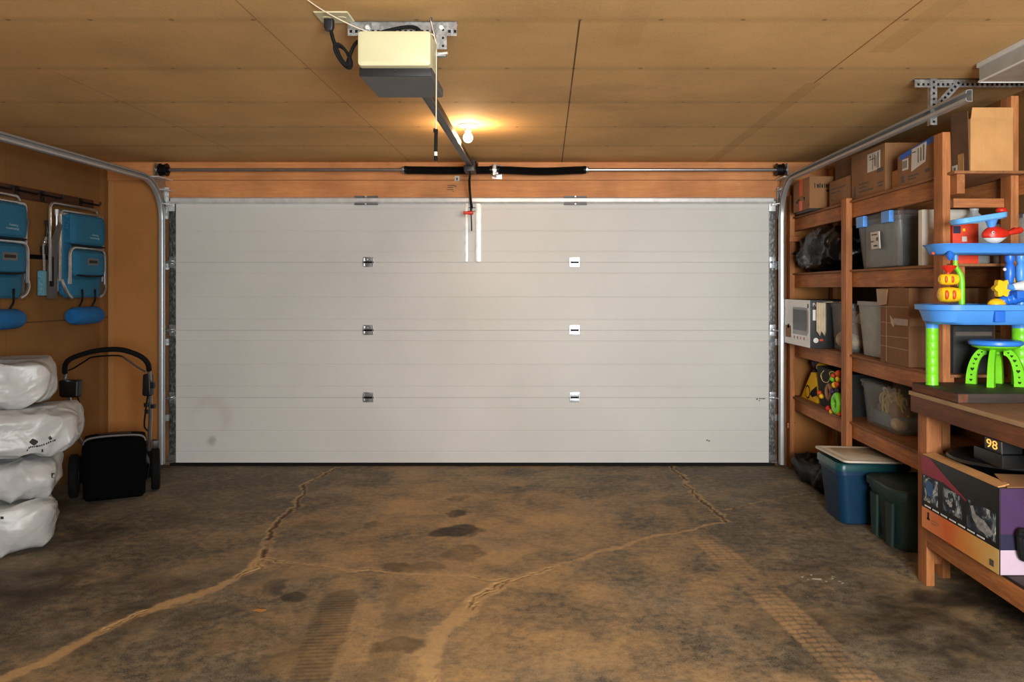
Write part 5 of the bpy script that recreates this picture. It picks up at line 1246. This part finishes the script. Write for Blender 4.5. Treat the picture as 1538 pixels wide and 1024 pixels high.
project(b2, 'printed_text', [rect(u, v+LD, 2.1, 2.6, .35) for u, v in ((41, 676), (43.5, 672.5), (46, 671), (48.8, 670.8), (51.5, 670.4), (54.5, 670), (57, 669.8), (60, 669.2), (63, 668.4), (66, 667.4), (70, 666), (73, 664.5), (76, 663), (79, 661.5), (82, 661))]+[rect(63.8, 676.5+LD, 2.4, 4.5)], 'ink')
project(b3, 'logo_mark', [rect(79, 714, 4.5, 7)], 'ink'); project(b4, 'logo_mark', [rect(3, 777.5, 5, 4)], 'ink')

# ---------------------------------------------------------------- lawn mower
LM = thing('lawn_mower', 'black push lawn mower with grass bag parked in the left corner', 'lawn mower', (-2.88, 5.5, 0))
m = MB(); m.loft([(.055, .20, .22, .08), (.16, .21, .23, .09), (.20, .19, .21, .1), (.215, .13, .14, .1)], c=(-2.845, 5.74)); dk = m.build('deck', 'black_metal', LM)
m = MB(); m.loft([(.216, .12, .13, .05), (.32, .12, .13, .05), (.36, .09, .10, .05)], c=(-2.845, 5.76)); en = m.build('engine', 'black_plastic', LM)
m = MB(); m.loft([(.02, .165, .14, .03), (.04, .18, .155, .04), (.35, .19, .165, .05), (.405, .18, .155, .06), (.415, .15, .12, .06)], c=(-2.845, 5.36)); gb = m.build('grass_bag', 'dark_cloth' if False else plain('black_mesh_fabric', (3, 3, 4), .9, spec=.08, bump=.2), LM)
fr = []
for (x, z) in ((-3.025, .385), (-3.01, .415), (-2.96, .428), (-2.845, .432), (-2.73, .428), (-2.68, .415), (-2.665, .385)): fr.append((x, 5.24, z))
m = MB(); m.tube(smooth_path(fr, 4), .007, 8); m.build('bag_frame', 'grey_metal', gb)
m = MB(); m.loft([(.424, .095, .03, .02), (.44, .095, .035, .02), (.444, .085, .025, .02)], c=(-2.845, 5.28)); m.build('bag_handle', 'black_plastic', gb)
def wheel(x, y, r, w):
    m = MB(); hw = w/2
    prof = [(r*.55, -hw), (r*.9, -hw), (r, -hw*.7)]
    for k in range(5): zz = -hw*.6+hw*1.2*k/4; prof += [(r, zz-.003), (r*.975, zz), (r, zz+.003)]
    prof += [(r, hw*.7), (r*.9, hw), (r*.55, hw)]
    m.lathe(prof, (x, y, r), (1, 0, 0), 32); wl = m.build('wheel', 'black_rubber', LM)
    m = MB(); m.lathe([(.01, -hw*1.1), (r*.5, -hw*.8), (r*.56, 0), (r*.5, hw*.8), (.02, hw*1.1)], (x, y, r), (1, 0, 0), 24); m.build('hub', 'grey_plastic', wl)
for wx_, wy_, wr_ in ((-2.60, 5.47, .145), (-3.09, 5.47, .145), (-2.63, 5.92, .10), (-3.06, 5.92, .10)): wheel(wx_, wy_, wr_, .055)
m = MB(); m.box(-2.62, -2.58, 5.43, 5.51, .29, .345, .01); m.build('wheel_fender', 'black_plastic', LM)
def hy(v): return 5.55-(672-v)/(672-525)*.38
def H(u, v): return P(u, v, hy(v))
for side in (0, 1):
    lst = ((130, 676), (118, 655), (113, 629), (104, 597), (98, 572), (98, 558)) if side == 0 else ((224, 676), (225, 645), (226, 620), (226, 596), (225, 570), (224, 554))
    m = MB(); m.tube(smooth_path([H(u, v) for u, v in lst], 4), .0115, 10); m.build('handle_tube', 'alu', LM)
m = MB(); m.tube(smooth_path([H(*q) for q in ((97.5, 560), (97.5, 551), (101, 543), (112, 536), (138, 528), (160, 525), (181, 525), (200, 530), (214, 537), (222, 546), (224, 556))], 5), .0165, 12); m.build('grip', 'black_foam', LM)
m = MB(); m.tube(smooth_path([H(*q) for q in ((103, 556), (112, 552), (128, 542), (140, 536), (178, 534), (192, 541), (208, 552), (219, 558))], 4), .0055, 8); m.build('control_bail', 'black_metal', LM)
m = MB(); a = H(109, 583); m.loft([(a.z-.055, .05, .025, .012), (a.z-.045, .062, .032, .014), (a.z+.05, .066, .032, .014), (a.z+.058, .055, .025, .014)], c=(a.x, a.y-.02)); m.build('control_box', 'black_plastic', LM)
m = MB(); a = H(223.5, 578); m.loft([(a.z-.07, .022, .02, .008), (a.z-.06, .028, .026, .008), (a.z+.065, .024, .026, .008), (a.z+.075, .02, .02, .008)], c=(a.x, a.y-.01)); m.box(a.x+.01, a.x+.05, a.y-.03, a.y-.005, a.z-.02, a.z+.02, .006); m.build('throttle_box', 'black_plastic', LM)
m = MB(); m.tube(smooth_path([H(115, 592), H(119, 605), H(122, 630), H(124, 648), H(118, 654)], 5), .005, 8); m.tube(smooth_path([H(222, 594), H(219, 615), H(217, 640), H(224, 650), H(222, 668)], 5), .006, 8); m.build('control_cable', 'black_rubber', LM)
for (u, v) in ((107, 612), (221, 608), (231, 610), (222, 618)): 
    m = MB(); a = H(u, v); m.loft([(a.z-.012, .014, .012, .005), (a.z+.014, .016, .012, .005)], c=(a.x, a.y-.008)); m.build('handle_knob', 'black_plastic', LM)
m = MB(); m.box(-3.03, -2.66, 5.53, 5.56, .28, .36, .01); m.build('rear_door', 'black_plastic', LM)
PV = Vector((-2.845, 5.36, 0)); RM = Matrix.Rotation(math.radians(27), 3, 'Z')
for ch_ in LM.children:
    if ch_.name.split('.')[0] in ('deck', 'engine', 'grass_bag', 'wheel', 'wheel_fender', 'rear_door'):
        w_ = wloc(ch_)-PV; ch_.location = RM @ w_+PV+Vector((-.045, 0, 0))-LM.location; ch_.rotation_euler = (0, 0, math.radians(27))

# dry leaf on the floor
m = MB(); Y = EYE*F/(918-V0); x = (390-U0)*Y/F
m.prism([(x-.03, Y, .003), (x-.01, Y-.012, .006), (x+.012, Y-.010, .002), (x+.03, Y+.004, .006), (x+.008, Y+.014, .003), (x-.012, Y+.012, .006)], (0, 0, .0012)); tag(m.build('dry_leaf', 'leaf'), 'small dry tan leaf on the concrete left of the middle', 'leaf')

# ---------------------------------------------------------------- light
def lamp(name, typ, loc, energy, color, **kw):
    l = bpy.data.lights.new(name, typ); l.energy = energy; l.color = color
    for k, v in kw.items(): setattr(l, k, v)
    o = bpy.data.objects.new(name, l); COL.objects.link(o); o.location = loc; o['kind'] = 'helper'; return o
lamp('bulb_light', 'POINT', bl, 72, (1.0, .66, .36), shadow_soft_size=.034)
w = lamp('window_fill', 'AREA', ((WX0+WX1)/2, YB-.12, (WZ0+WZ1)/2), 335, (.94, .975, 1.0), shape='RECTANGLE', size=WX1-WX0-.1, size_y=WZ1-WZ0-.1)  # fill light added behind the camera, shining through the added window
w.rotation_euler = (PI/2, 0, 0)
# unseen bulb added behind the photographer to brighten the ceiling and right side
b2l = Vector((1.1, .6, 1.92))
lf2 = thing('ceiling_lamp', 'bare bulb on a cord, added behind the camera to light the room', 'ceiling lamp', (b2l.x, b2l.y, ZC))
m = MB(); m.lathe([(.052, 0), (.054, -.006), (.046, -.016), (.006, -.022)], (b2l.x, b2l.y, ZC-.0005)); m.cyl((b2l.x, b2l.y, ZC-.02), (b2l.x, b2l.y, b2l.z+.075), .004, n=8); m.lathe([(.018, .038), (.020, .05), (.020, .075), (.006, .085)], b2l); m.build('lampholder', 'white_plastic', lf2)
m = MB(); m.lathe([(.006, .041), (.013, .037), (.016, .028), (.026, .014), (.030, 0), (.026, -.016), (.015, -.027), (.002, -.031)], b2l); m.build('bulb', 'bulb', lf2)
lamp('rear_fill_light', 'POINT', b2l, 100, (1.0, .95, .68), shadow_soft_size=.034)
wd = bpy.data.worlds.new('World'); SC.world = wd; wd.use_nodes = True
wd.node_tree.nodes['Background'].inputs[0].default_value = (.8, .9, 1, 1); wd.node_tree.nodes['Background'].inputs[1].default_value = .3

# ---------------------------------------------------------------- camera
cd = bpy.data.cameras.new('camera'); cam = bpy.data.objects.new('camera', cd); COL.objects.link(cam)
cam.location = (0, 0, EYE); cam.rotation_euler = (PI/2, 0, 0)
cd.sensor_width = 36; cd.lens = F/1538*36; cd.shift_x = -(U0-769)/1538; cd.shift_y = (V0-512)/1538; cd.clip_start = .05
SC.camera = cam
SC.view_settings.view_transform = 'Standard'; SC.view_settings.look = 'None'; SC.view_settings.gamma = 1; SC.view_settings.exposure = 0
try: SC.view_settings.use_curve_mapping = False
except Exception: pass
SC.cycles.use_denoising = True
SC.cycles.max_bounces = 8
SC.cycles.diffuse_bounces = 2
SC.cycles.sample_clamp_indirect = 6
